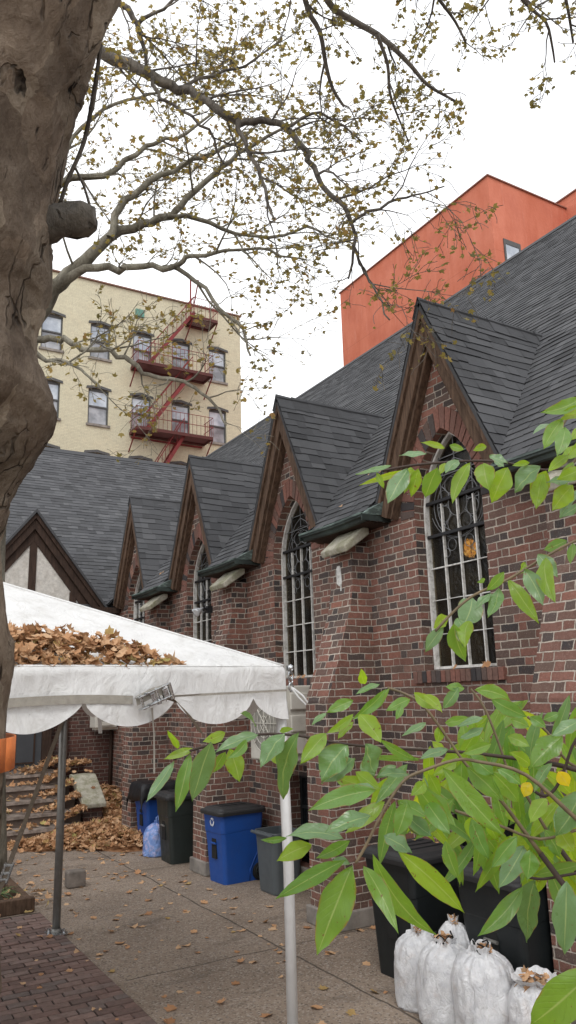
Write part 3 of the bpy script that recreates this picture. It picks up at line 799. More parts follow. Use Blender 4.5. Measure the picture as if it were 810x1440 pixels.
for sg in (-1, 1):
    q = [(GX, GAP+.0), (GX+sg*(GHW+.12), GAP-gsl*(GHW+.12)), (GX+sg*(GHW+.12), GAP+.06-gsl*(GHW+.12)), (GX, GAP+.07)]
    if sg < 0: q = q[::-1]
    b.prism(q, GY-.14, 19.0, 'y', .25)
b.build('porch_roof', M['shingle'], gp)
b = MB(); b.box(XW-1.0, XW-.03, 15.0, 15.14, 3.86, 3.97); b.box(-8, GX-GHW-.1, 15.0, 15.14, 3.86, 3.97); b.build('wing_gutter', M['rake_dark'], church)
# door, frame, porch posts
b = MB(); b.box(2.64, 3.76, 16.02, 16.07, .9, 3.1)
dr = b.build('door', M['door'], church)
b = MB()
for x0 in (2.72, 3.24):
    for z0, z1 in ((1.02, 1.75), (1.9, 2.95)):
        for (p, q, r0, r1) in ((x0, x0+.40, z0, z0+.03), (x0, x0+.40, z1-.03, z1), (x0, x0+.03, z0+.03, z1-.03), (x0+.37, x0+.40, z0+.03, z1-.03)):
            b.box(p, q, 15.995, 16.021, r0, r1)
b.box(3.192, 3.208, 16.005, 16.021, .9, 3.1)
b.build('door_moulding', M['rake_dark'], dr)
b = MB(); b.box(3.08, 3.10, 15.96, 16.02, 1.78, 1.98); b.box(3.06, 3.12, 15.95, 15.965, 1.80, 1.96); b.build('handle', M['black_bar'], dr)
b = MB(); b.box(2.46, 2.64, 15.94, 16.08, .9, 3.3); b.box(3.76, 3.94, 15.94, 16.08, .9, 3.3); b.box(2.64, 3.76, 15.94, 16.08, 3.1, 3.3)
b.build('door_frame', M['rake_dark'], church, bevel=.01)
b = MB(); b.box(3.985, 4.10, 15.33, 15.5, .9, 3.4); b.build('porch_post', M['rake_dark'], church, bevel=.01)
b = MB(); b.tube([(XW-.05, 15.30, 0), (XW-.05, 15.30, 1.75), (XW-.05, 15.30, 3.9)], .035, 10); b.build('downpipe', M['rake_dark'], church, smooth=True)
b = MB(); b.tube([(4.70, 4.20, 0.), (4.70, 4.20, 3.9)], .03, 8)
b = MB(); b.box(4.93, 4.979, 4.06, 4.13, 3.3, 3.88); b.build('conduit', M['rake_dark'], church)

# steps and cheek wall
st = thing('stone_steps', 'five worn brown stone steps rising to the porch door, strewn with leaves', 'steps', (2.9, 14.2, 0))
fy = [13.50, 13.88, 14.28, 14.68, 15.08]
for k, y in enumerate(fy):
    z1 = .18*(k+1); ye = fy[k+1] if k < 4 else 16.1
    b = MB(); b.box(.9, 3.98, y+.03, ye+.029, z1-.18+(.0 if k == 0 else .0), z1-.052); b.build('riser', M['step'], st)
    b = MB()
    n = 16; vs = []
    for j in range(n+1):
        x = .9+3.08*j/n; e = y-.01+.018*mn.noise(V((x*4, k*3.1, 1)))
        vs += [(x, e, z1-.05), (x, e+.004, z1+.004*mn.noise(V((x*6, k, 2)))-.004), (x, ye+.029, z1-.002), (x, ye+.029, z1-.05)]
    b.add(vs, [(4*j+a, 4*j+4+a, 4*j+4+(a+1) % 4, 4*j+(a+1) % 4) for j in range(n) for a in range(4)] + [(0,1,2,3), (4*n+3,4*n+2,4*n+1,4*n)])
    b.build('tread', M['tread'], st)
cw = thing('cheek_wall', 'stub brick wall beside the steps under a sloping mossy stone slab', 'wall', (4.22, 14.2, 0))
b = MB(); b.prism([(13.92, 0), (14.75, 0), (14.75, .74), (14.6, .74), (13.92, .40)], 4.03, 4.36, 'x'); b.build('pier', M['brick_dark'], cw)
b = MB()
b.prism([(13.84, .37), (13.83, .45), (14.52, .88), (14.78, .88), (14.78, .75), (14.62, .745)], 3.99, 4.41, 'x')
b.build('stone_slab', M['stone'], cw, bevel=.02)

# interior lamps
for y, z, lab in ((6.78, 3.86, 'amber globe lamp glowing inside the nearest pointed church window'), (10.1, 4.0, 'amber globe lamp glowing inside the second pointed church window')):
    t = thing('pendant_lamp', lab, 'lamp', (6.5, y, z))
    b = MB(); rings = []
    for k in range(9):
        a = math.pi*k/8; rings.append([(6.5+.085*math.sin(a)*math.cos(w_), y+.085*math.sin(a)*math.sin(w_), z-.115*math.cos(a)) for w_ in [2*math.pi*j/12 for j in range(12)]])
    b.loft(rings[1:-1]); b.build('globe', M['lamp'], t, smooth=True)
    b = MB(); b.tube([(6.5, y, z+.12), (6.5, y, z+1.9)], .008, 6); b.build('chain', M['black_bar'], t)
    b = MB()
    for j in range(6):
        w_ = math.pi*j/3; b.tube([(6.5+.02*math.cos(w_), y+.02*math.sin(w_), z+.135), (6.5+.108*math.cos(w_), y+.108*math.sin(w_), z), (6.5+.02*math.cos(w_), y+.02*math.sin(w_), z-.135)], .006, 4)
    b.build('cage', M['black_bar'], t)

# flood light on the wall beside window three
t = thing('flood_light', 'white twin-headed flood light on the brick pillar between two church windows', 'light', (4.70, 10.2, 3.43))
b = MB(); b.box(4.66, 4.735, 10.16, 10.24, 3.37, 3.47); b.tube([(4.66, 10.2, 3.42), (4.60, 10.2, 3.44)], .018, 8); b.build('base', M['black_bar'], t)
for dy in (-.08, .09):
    b = MB(); c = V((4.60, 10.2, 3.44)); d = V((-.8, dy*3, -.5)).normalized()
    b.tube([c, c+d*.05, c+d*.09, c+d*.15, c+d*.152], [.015, .022, .05, .062, .062], 10)
    h = b.build('lamp_head', M['floodlamp'], t, smooth=True)
    b = MB(); b.tube([c+d*.153, c+d*.157], [.055, .05], 10); b.build('lens', M['floodlamp'], h)

# air conditioner boxes
def ac(x0, x1, y0, y1, z0, z1, label, fan=True):
    t = thing('air_conditioner', label, 'air conditioner', ((x0+x1)/2, (y0+y1)/2, z0))
    b = MB(); b.box(x0, x1, y0, y1, z0, z1); b.build('casing', M['ac'], t, bevel=.018)
    b = MB(); cy, cz, r = y0+(y1-y0)*.55, (z0+z1)/2, min(y1-y0, z1-z0)*.40
    if fan:
        for k in range(1, 5): b.tube([(x0-.012, cy+r*k/4*math.cos(a), cz+r*k/4*math.sin(a)) for a in [2*math.pi*j/24 for j in range(25)]], .004, 4)
        for k in range(8): a = math.pi*k/4; b.tube([(x0-.012, cy, cz), (x0-.012, cy+r*math.cos(a), cz+r*math.sin(a))], .006, 4)
        b.build('fan_guard', M['ac'], t)
        b = MB(); b.prism([(cy+r*math.cos(2*math.pi*j/24), cz+r*math.sin(2*math.pi*j/24)) for j in range(24)], x0-.004, x0+.002, 'x'); b.build('fan_opening', M['ac_fan'], t)
    b = MB()   # pressed panels and valve cover on the side facing the camera
    h = z1-z0
    for k in range(3):
        za = z0+h*(.10+.29*k); b.box(x0+.08, x1-.09, y0-.035, y0-.001, za, za+h*.22)
    b.build('side_panel', M['ac'], t, bevel=.012)
    b = MB()
    for yy in (y0+.1, y1-.12): b.box(x0+.03, XW if x1 > 4.8 and y0 < 14 else x1+.05, yy, yy+.04, z0-.04, z0-.001)
    b.build('bracket', M['ac'], t)
ac(4.50, 4.90, 7.78, 8.60, 1.45, 2.29, 'large off-white air conditioner box on brackets behind the white tent leg')
ac(4.50, 4.93, 14.95, 15.32, 1.66, 2.02, 'small off-white wall box in the far brick corner above the leaf pile', False)

# ------------------------------------------------------------------ cream apartment block
YC = 35.
apt = thing('apartment_building', 'cream brick apartment block with red fire escape behind the church', 'building', (8, YC, 0))
AX0, AX1, AH = -6., 18.06, 22.75
cols_ = [7.85, 10.23, 12.42, 14.55, 16.66]
rows_ = [20.52, 17.06, 13.75, 10.3]
WW, WHt = 1.02, 1.88
holes = []
for r_ in rows_:
    for cxx in [5.4, 3.2, 1.0]+cols_:
        hw = WW/2; holes.append([(cxx-hw, r_-WHt), (cxx-hw, r_-.08), (cxx-hw*.5, r_-.02), (cxx, r_), (cxx+hw*.5, r_-.02), (cxx+hw, r_-.08), (cxx+hw, r_-WHt)])
b = MB(); wall_xz(b, YC, [[(AX0, 0), (AX1, 0), (AX1, AH), (AX0, AH)]] + holes)
for h in holes:
    n = len(h); b.add([(p[0], YC, p[1]) for p in h]+[(p[0], YC+.22, p[1]) for p in h], [(i, (i+1) % n, n+(i+1) % n, n+i) for i in range(n)])
b.add([(AX1, YC, 0), (AX1, YC+14, 0), (AX1, YC+14, AH), (AX1, YC, AH)], [(0,1,2,3)])
b.add([(AX0, YC, 0), (AX0, YC+14, 0), (AX0, YC+14, AH), (AX0, YC, AH)], [(0,1,2,3)])
b.add([(AX0, YC, AH-.3), (AX1, YC, AH-.3), (AX1, YC+14, AH-.3), (AX0, YC+14, AH-.3)], [(0,1,2,3)])
b.build('wall', M['brick_cream'], apt)
b = MB(); b.box(AX0-.05, AX1+.06, YC-.10, YC+.35, AH+.001, AH+.07); b.build('coping', M['coping_red'], apt)
k = 0
for r_ in rows_:
    for cxx in [5.4, 3.2, 1.0]+cols_:
        hw = WW/2; b = MB(); y0_ = YC+.10
        for (p, q, z0, z1) in ((cxx-hw, cxx-hw+.07, r_-WHt, r_), (cxx+hw-.07, cxx+hw, r_-WHt, r_), (cxx-hw+.07, cxx+hw-.07, r_-.16, r_), (cxx-hw+.07, cxx+hw-.07, r_-WHt, r_-WHt+.07), (cxx-hw+.07, cxx+hw-.07, r_-.98, r_-.90)):
            b.box(p, q, y0_, y0_+.09, z0, z1)
        wf = b.build('window', M['sash'], apt)
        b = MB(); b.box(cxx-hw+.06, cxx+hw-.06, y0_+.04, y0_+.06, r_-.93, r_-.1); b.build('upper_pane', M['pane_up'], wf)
        b = MB(); b.box(cxx-hw+.06, cxx+hw-.06, y0_+.06, y0_+.08, r_-WHt+.03, r_-.95); b.build('lower_pane', M['pane_lo'], wf)
        b = MB(); b.prism([(cxx-hw-.12, r_-.10), (cxx-hw-.10, r_+.03), (cxx, r_+.14), (cxx+hw+.10, r_+.03), (cxx+hw+.12, r_-.10), (cxx+hw+.01, r_-.075), (cxx, r_+.008), (cxx-hw-.01, r_-.075)], YC-.04, YC+.05, 'y'); b.build('lintel', M['sash'], wf)
        b = MB(); b.box(cxx-hw-.08, cxx+hw+.08, YC-.08, YC+.10, r_-WHt-.12, r_-WHt-.003); b.build('sill', M['concrete_trim'], wf)
b = MB(); b.box(12.0, 12.45, YC-.12, YC-.002, 21.35, 21.75)
vv_ = b.build('vent', simple('green vent paint', (.12, .27, .22), .7), apt)
# fire escape
fe = MB(); gr = MB(); FY = YC-1.15
def bar(m, a, c, r=.03): m.tube([a, c], r, 5)
def platform(z, x0, x1, rail=1.05, y0=FY):
    g_ = MB()
    for k in range(int((YC-y0)/.12)): g_.box(x0, x1, y0+.06+k*.12, y0+.12+k*.12, z-.03, z)
    g_.box(x0, x1, y0, y0+.06, z-.14, z+.02); g_.box(x0, x1, YC-.08, YC-.02, z-.14, z+.02)
    for x in (x0, x1-.06): g_.box(x, x+.06, y0+.06, YC-.08, z-.14, z+.02)
    m_ = MB(); n = int((x1-x0)/.22)
    for k in range(n+1):
        x = x0+(x1-x0)*k/n; bar(m_, (x, y0+.02, z), (x, y0+.02, z+rail), .011 if k % 4 else .018)
    for zz in (rail, rail*.5): bar(m_, (x0, y0+.02, z+zz), (x1, y0+.02, z+zz), .018)
    for x in (x0, x1):
        for zz in (rail, rail*.5): bar(m_, (x, y0+.02, z+zz), (x, YC, z+zz), .018)
        for k in range(1, 5): bar(m_, (x, y0+(YC-y0)*k/5, z), (x, y0+(YC-y0)*k/5, z+rail), .011)
        bar(m_, (x, y0+.05, z-.1), (x, YC-.01, z-1.0), .035)
    return g_, m_
esc = None
bm_ = MB(); bm_.box(11.75, 11.8, YC-.05, YC-.01, 10., 10.1)
def stair(x0, z0, x1, z1, y=FY+.30, w_=.55):
    m_ = MB()
    for yy in (y, y+w_):
        d = V((x1-x0, 0, z1-z0)).normalized(); nn = V((-d.z, 0, d.x))*.085
        a, c = V((x0, yy, z0)), V((x1, yy, z1))
        vs = [p+V((0, e, 0)) for e in (-.02, .02) for p in (a-nn, c-nn, c+nn, a+nn)]
        m_.add(vs, [(0,1,2,3), (7,6,5,4), (0,4,5,1), (1,5,6,2), (2,6,7,3), (3,7,4,0)])
        bar(m_, a+V((0,0,.9)), c+V((0,0,.9)), .025)
        for k in range(6): p = a.lerp(c, k/5); bar(m_, p, p+V((0,0,.9)), .016)
    n = int((z1-z0)/.2)
    for k in range(1, n): p = V((x0, y, z0)).lerp(V((x1, y, z1)), k/n); m_.box(p.x-.10, p.x+.10, y+.02, y+w_-.02, p.z-.015, p.z+.015)
    return m_
esc = MB(); esc.box(11.9, 15.7, YC-.10, YC-.002, 14.72, 14.80)
esc = esc.build('fire_escape', M['escape'], apt)
for z, x0, x1 in ((15.0, 11.8, 15.85), (18.45, 11.8, 15.85), (21.55, 14.75, 16.15)):
    g_, m_ = platform(z, x0, x1); g_.build('platform', M['steel_dk'], esc); m_.build('railing', M['escape'], esc)
for a in ((12.45, 15.02, 14.85, 18.45), (12.45, 18.47, 14.95, 21.9), (12.45, 11.6, 14.4, 15.0)):
    stair(*a).build('stair', M['escape'], esc)
m_ = MB(); bar(m_, (14.6, FY+.05, 21.5), (14.6, FY+.05, 23.6), .05); bar(m_, (14.6, FY+.05, 23.6), (15.3, FY+.6, 24.0), .04); bar(m_, (15.3, FY+.6, 24.0), (15.3, YC, 22.9), .04)
m_.build('gooseneck_rail', M['escape'], esc)

# red building
rb = thing('stucco_building', 'tall terracotta red stucco building rising behind the church ridge', 'building', (24, 23, 0))
RXX, RY0, RY1, RHH = 20., 18.0, 28.0, 21.25
b = MB(); b.box(RXX, 24.4, RY0, RY1, 0, RHH); b.box(24.4, 36, RY0-1.6, RY1, 0, RHH+.5)
b.build('wall', M['red_stucco'], rb)
b = MB(); b.box(RXX-.06, 24.4, RY0-.06, RY1+.06, RHH, RHH+.05); b.box(24.34, 36.06, RY0-1.66, RY1+.06, RHH+.5, RHH+.56); b.build('coping', M['coping'], rb)
for x0, x1, z0, z1 in ((20.50, 21.40, 17.1, 18.72), (22.4, 23.3, 17.1, 18.72)):
    b = MB()
    for q in ((x0, x0+.09, z0, z1), (x1-.09, x1, z0, z1), (x0+.09, x1-.09, z1-.2, z1), (x0+.09, x1-.09, z0, z0+.09)):
        b.box(q[0], q[1], RY0-.035, RY0-.002, q[2], q[3])
    wf = b.build('window', M['sash'], rb)
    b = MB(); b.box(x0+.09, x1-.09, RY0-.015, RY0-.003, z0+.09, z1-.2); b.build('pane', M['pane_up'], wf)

# ------------------------------------------------------------------ tent
A = V((2.71, 4.67, 0)); Cc = V((2.14, 8.18, 0)); ac_ = Cc-A; L = ac_.length
nB = V((-ac_.y, ac_.x, 0)).normalized(); uC = ac_.normalized()
Bc = A + nB*L; Dc = Cc + nB*L; ctr = (A+Dc)/2
EV = 2.385; PK = 3.19
tent = thing('canopy_tent', 'white frame canopy tent with scalloped edge and a heap of leaves on top', 'tent', (ctr.x, ctr.y, 0))
def pt(s, t, z): return V((A.x+nB.x*s+uC.x*t, A.y+nB.y*s+uC.y*t, z))
def canopy_face(b, P0, P1, sagdir, sag_leaf=0.):
    """triangle eave P0-P1 to the peak, with soft wrinkles and a pocket"""
    n = 22; g = {}
    vs = []
    pk = V((ctr.x, ctr.y, PK))
    for i in range(n+1):
        for j in range(n+1-i):
            u, v = j/n, i/n
            p = P0*(1-u-v) + P1*u + pk*v
            edge = min(u, v, 1-u-v)
            d = (.018*mn.noise(p*2.7)+.010*abs(mn.noise(p*5.3)))*min(1, edge*8) - .018*math.sin(math.pi*min(1, edge*3))*.5
            d -= sag_leaf*max(0, 1-((u+v*.5-.58)/.42)**2)*max(0, 1-((v-.14)/.15)**2)*min(1, edge*14)
            # tension wrinkles radiating from the near corner
            rr = math.hypot(u, v); d += .012*math.sin(math.atan2(v, u+.001)*26)*max(0, 1-rr*4)*min(1, rr*12)
            g[(i, j)] = len(vs); vs.append((p.x, p.y, p.z+d))
    fs = []
    for i in range(n):
        for j in range(n-i):
            fs.append((g[(i, j)], g[(i, j+1)], g[(i+1, j)]))
            if j < n-i-1: fs.append((g[(i, j+1)], g[(i+1, j+1)], g[(i+1, j)]))
    b.add(vs, fs)
corners = [A, Bc, Dc, Cc]
E3 = lambda p: V((p.x, p.y, EV))
b = MB()
for i in range(4):
    canopy_face(b, E3(corners[i]), E3(corners[(i+1) % 4]), None, .11 if i == 0 else 0)
b.build('canopy_top', M['vinyl'], tent, smooth=True)
# valance: outward normal offset, band then scallops
def valance(P0, P1, first, nsc):
    d = (P1-P0); ln = d.length; d = d/ln; out = V((d.y, -d.x, 0))
    if out.dot(P0-V((ctr.x, ctr.y, 0))) < 0: out = -out
    b = MB(); N_ = 180; rows = 12; vs = []
    for i in range(N_+1):
        s = ln*i/N_; ph = ((s-first)/((ln-2*first+.0)/nsc)) if True else 0
        fr = ph-math.floor(ph)
        dep = .19 + (.165+.02*mn.noise(V((math.floor(ph)*3.3, first, L))))*abs(math.sin(math.pi*(fr**(1+.18*mn.noise(V((math.floor(ph)*1.7, 8, L)))))))**.55
        if s < first*.999 or s > ln-first*.999:
            q = s if s < first else ln-s; dep = .19+.165*min(1, abs(math.cos(q/first*math.pi/2))**.5)
        for j in range(rows+1):
            t = j/rows; z = EV+.004-dep*t-(.0 if j else -.004)
            o_ = .014 + .016*mn.noise(V((s*2.6, z*5, first))) + .030*t*mn.noise(V((s*1.7, 3, first))) + .008*abs(mn.noise(V((s*9, z*6, first)))) + .02*t*t + (.006 if .5 < t < .56 else 0)
            if j == 0: o_ = -.012
            p = P0+d*s+out*o_; vs.append((p.x, p.y, z))
    b.add(vs, [(i*(rows+1)+j, (i+1)*(rows+1)+j, (i+1)*(rows+1)+j+1, i*(rows+1)+j+1) for i in range(N_) for j in range(rows)])
    return b.build('valance', M['vinyl'], tent, smooth=True)
for P0, P1 in ((A, Bc), (Bc, Dc), (Dc, Cc), (A, Cc)): valance(P0, P1, .30, 5)
# hip seams
b = MB()
for c in corners:
    pts = []
    for k in range(13):
        t = k/12; p = E3(c).lerp(V((ctr.x, ctr.y, PK)), t); pts.append(p+V((0, 0, .004-.0*t)))
    b.tube(pts, .009, 6)
b.build('hip_seam', M['vinyl'], tent, smooth=True)
# frame and legs
b = MB()
for i in range(4):
    c0_, c1_ = [V((ctr.x, ctr.y, 0)).lerp(c_, .965) for c_ in (corners[i], corners[(i+1) % 4])]
    b.tube([V((*c0_.xy, EV-.065)), V((*c1_.xy, EV-.065))], .024, 8)
    b.tube([V((*c0_.xy, EV-.07)), V((ctr.x, ctr.y, PK-.10))], .022, 8)
b.build('frame', M['pole_grey'], tent, smooth=True)
for c, mat, r_, off in ((A, M['pole_white'], .036, (.03, .02)), (Bc, M['pole_white'], .036, (0, 0)), (Dc, M['pole_grey'], .036, (0, 0)), (Cc, M['pole_grey'], .038, (0, 0))):
    b = MB(); x, y = c.x-off[0]*0, c.y
    tx, ty = (x-.02, y+.03) if c is A else (x-.015, y)
    b.tube([(x, y, .02), (x, y, 1.1), (tx, ty, EV-.03)], r_, 12); b.tube([(x, y, .012), (x, y, .06)], r_*1.25, 12)
    lg = b.build('leg', mat, tent, smooth=True)
    if c is not A: lg['label'] = 'grey metal pole' if mat is M['pole_grey'] else 'white pole'
    b = MB(); b.box(x-.09, x+.09, y-.09, y+.09, .017, .027); b.tube([(x+.06, y-.05, .02), (x+.06, y-.05, .06)], .012, 6); b.tube([(x-.06, y+.05, .02), (x-.06, y+.05, .06)], .012, 6)
    b.build('foot_plate', M['chrome'], lg)
# strap tightened around the valance, with ratchet
outF = V((nB.y, -nB.x, 0)); outF = -outF if outF.dot(A-V((ctr.x, ctr.y, 0))) < 0 else outF
outR = V((-uC.y, uC.x, 0)); outR = -outR if outR.dot(A-V((ctr.x, ctr.y, 0))) < 0 else outR
def fp(s, z, o=.05): p = A+nB*s+outF*o; return V((p.x, p.y, z))
SR = 1.08   # ratchet position along the front eave
def zst(s): return EV-.195 - .02*math.sin(s*3)
strap = thing('ratchet_strap', 'grey ratchet strap pulled around the scalloped edge of the white tent', 'strap', tuple(fp(SR, 2.15)))
b = MB(); b.ribbon([fp(s, zst(s)-.008, .050+.004*math.sin(s*9)) for s in [SR+.10+k*.1 for k in range(24)]], [V((0, 0, 1))]*24, .048)
b.build('long_webbing', M['strap'], strap, th=.004)
b = MB(); n = 10
pts = [fp(SR-.10-(SR-.12)*k/n, zst(SR)+.012+.02*(k/n), .052) for k in range(n+1)]
b.ribbon(pts, [V((0, 0, 1))+outF*(.9*math.sin(min(1, k/3)*math.pi)) for k in range(n+1)], .014); b.build('edge_webbing', M['strap'], strap, th=.003)
b = MB()  # twisted tail
pts = [fp(SR-.07, zst(SR)+.02, .09), fp(SR-.16, zst(SR)-.015, .10), fp(SR-.25, zst(SR)-.09, .085), fp(SR-.33, zst(SR)-.17, .07), fp(SR-.36, zst(SR)-.21, .06)]
b.ribbon(pts, [nB*.6+V((0,0,.8)), nB+outF*.6+V((0,0,.6)), nB+outF*.3+V((0,0,.5)), nB+V((0,0,.55)), nB+V((0,0,.55))], .05); b.build('loose_tail', M['strap_dk'], strap, th=.004)
b = MB(); pts = [fp(SR-.02, zst(SR)-.05, .06), fp(SR-.03, zst(SR)-.2, .07), fp(SR-.035, zst(SR)-.42, .07)]
b.ribbon(pts, [nB, nB+outF*.4, nB], .012); b.build('thin_tie', M['strap'], strap, th=.002)
rt = MB(); c = fp(SR, zst(SR)+.01, .10); ex, ez = nB*-1, V((0, 0, 1))
tl = .35
ex2 = (ex*math.cos(tl)+ez*math.sin(tl)); ez2 = (ez*math.cos(tl)-ex*math.sin(tl))
def rbx(m_, u0, u1, v0, v1, w0, w1):
    q = [c+ex2*u+ez2*v+outF*w_ for w_ in (w0, w1) for (u, v) in ((u0, v0), (u1, v0), (u1, v1), (u0, v1))]
    m_.add(q, [(0,1,2,3), (7,6,5,4), (0,4,5,1), (1,5,6,2), (2,6,7,3), (3,7,4,0)])
for v in (-.040, .030):
    rbx(rt, -.10, .08, v, v+.008, -.02, .035); rbx(rt, -.05, .10, v+.010, v+.016, .0, .06)
rt.tube([c+ez2*-.05+ex2*.02+outF*.02, c+ez2*.05+ex2*.02+outF*.02], .016, 10)
rt.tube([c+ez2*-.045+ex2*-.08+outF*.015, c+ez2*.045+ex2*-.08+outF*.015], .009, 8)
rt.tube([c+ez2*-.05+ex2*.10+outF*.05, c+ez2*.05+ex2*.10+outF*.05], .013, 8)
rbx(rt, -.03, .0, -.035, .03, .036, .044); rbx(rt, .045, .08, -.035, .03, .05, .056)
rt.build('ratchet_buckle', M['chrome'], strap, bevel=.002)
b = MB(); b.ribbon([fp(SR+.09, zst(SR)-.01, .07), fp(SR+.02, zst(SR)+.035, .13), fp(SR-.05, zst(SR)+.05, .135), fp(SR-.09, zst(SR)+.01, .10)], [V((0,0,1))+nB*.2]*4, .055)
b.build('webbing_fold', M['strap'], strap, th=.004)
# hanging tie from the far valance
tie = MB(); p0 = Cc+(A-Cc)*.22
tie.ribbon([V((p0.x-.02, p0.y, EV-.08)), V((p0.x, p0.y, EV-.3)), V((p0.x+.01, p0.y-.02, EV-.5))], [CR]*3, .035); tie.build('hanging_tie', M['vinyl'], tent, th=.003)
# corner hardware: shackle, chain links and white cord
hk = thing('corner_shackle', 'small zinc chain and white cord hanging at the near tent corner', 'shackle', tuple(V((*A.xy, 2.3))))
oc = (outF*.4+outR).normalized()
def link(m_, cen, ax, rx=.016, rz=.026, rr=.005):
    ax = V(ax).normalized(); m_.tube([cen+ax*rx*math.cos(a)+V((0, 0, 1))*rz*math.sin(a) for a in [2*math.pi*j/14 for j in range(15)]], rr, 6)
base = V((*A.xy, EV-.02)) + oc*.05
b = MB()
for k in range(4): link(b, base+V((0, 0, -.04*k)), outR if k % 2 else outF, .018, .028, .006)
b.box(base.x-.02, base.x+.02, base.y-.02, base.y+.02, EV-.03, EV+.005); b.build('chain', M['chrome'], hk, smooth=True)
b = MB(); q0 = base+V((0, 0, -.12)); b.tube([q0, q0+CR*.03-V((0,0,.02)), q0+CR*.08-V((0,0,.06)), q0+CR*.11-V((0,0,.10)), q0+CR*.10-V((0,0,.12)), q0+CR*.05-V((0,0,.07)), q0], .007, 6)
b.build('cord', M['vinyl'], hk, smooth=True)
# guy strap from the far pole to the ground
gs = thing('guy_strap', 'brown guy strap with a ratchet slanting down from the far grey tent pole', 'strap', (1.05, 7.1, 0))
p0, p1 = V((Cc.x-.03, Cc.y-.03, 1.98)), V((1.10, 6.9, .03))
b = MB(); b.ribbon([p0.lerp(p1, k/8) for k in range(9)], [CR+V((0, 0, .25))]*9, .045); b.build('webbing', M['strap_dk'], gs, th=.006)
m_ = MB(); pm_ = p0.lerp(p1, .62); dr_ = (p1-p0).normalized(); sd_ = CR
for s_ in (-.03, .03): m_.tube([pm_-dr_*.09+sd_*s_, pm_+dr_*.09+sd_*s_], .012, 6)
for k in (-.07, 0, .06): m_.tube([pm_+dr_*k-sd_*.04, pm_+dr_*k+sd_*.04], .012, 8)
m_.build('ratchet', M['chrome'], gs)
m_ = MB(); m_.tube([(1.10, 6.9, 0), (1.10, 6.9, .09)], .02, 8); m_.box(1.05, 1.15, 6.87, 6.93, .09, .105); m_.build('stake', M['pole_grey'], gs)

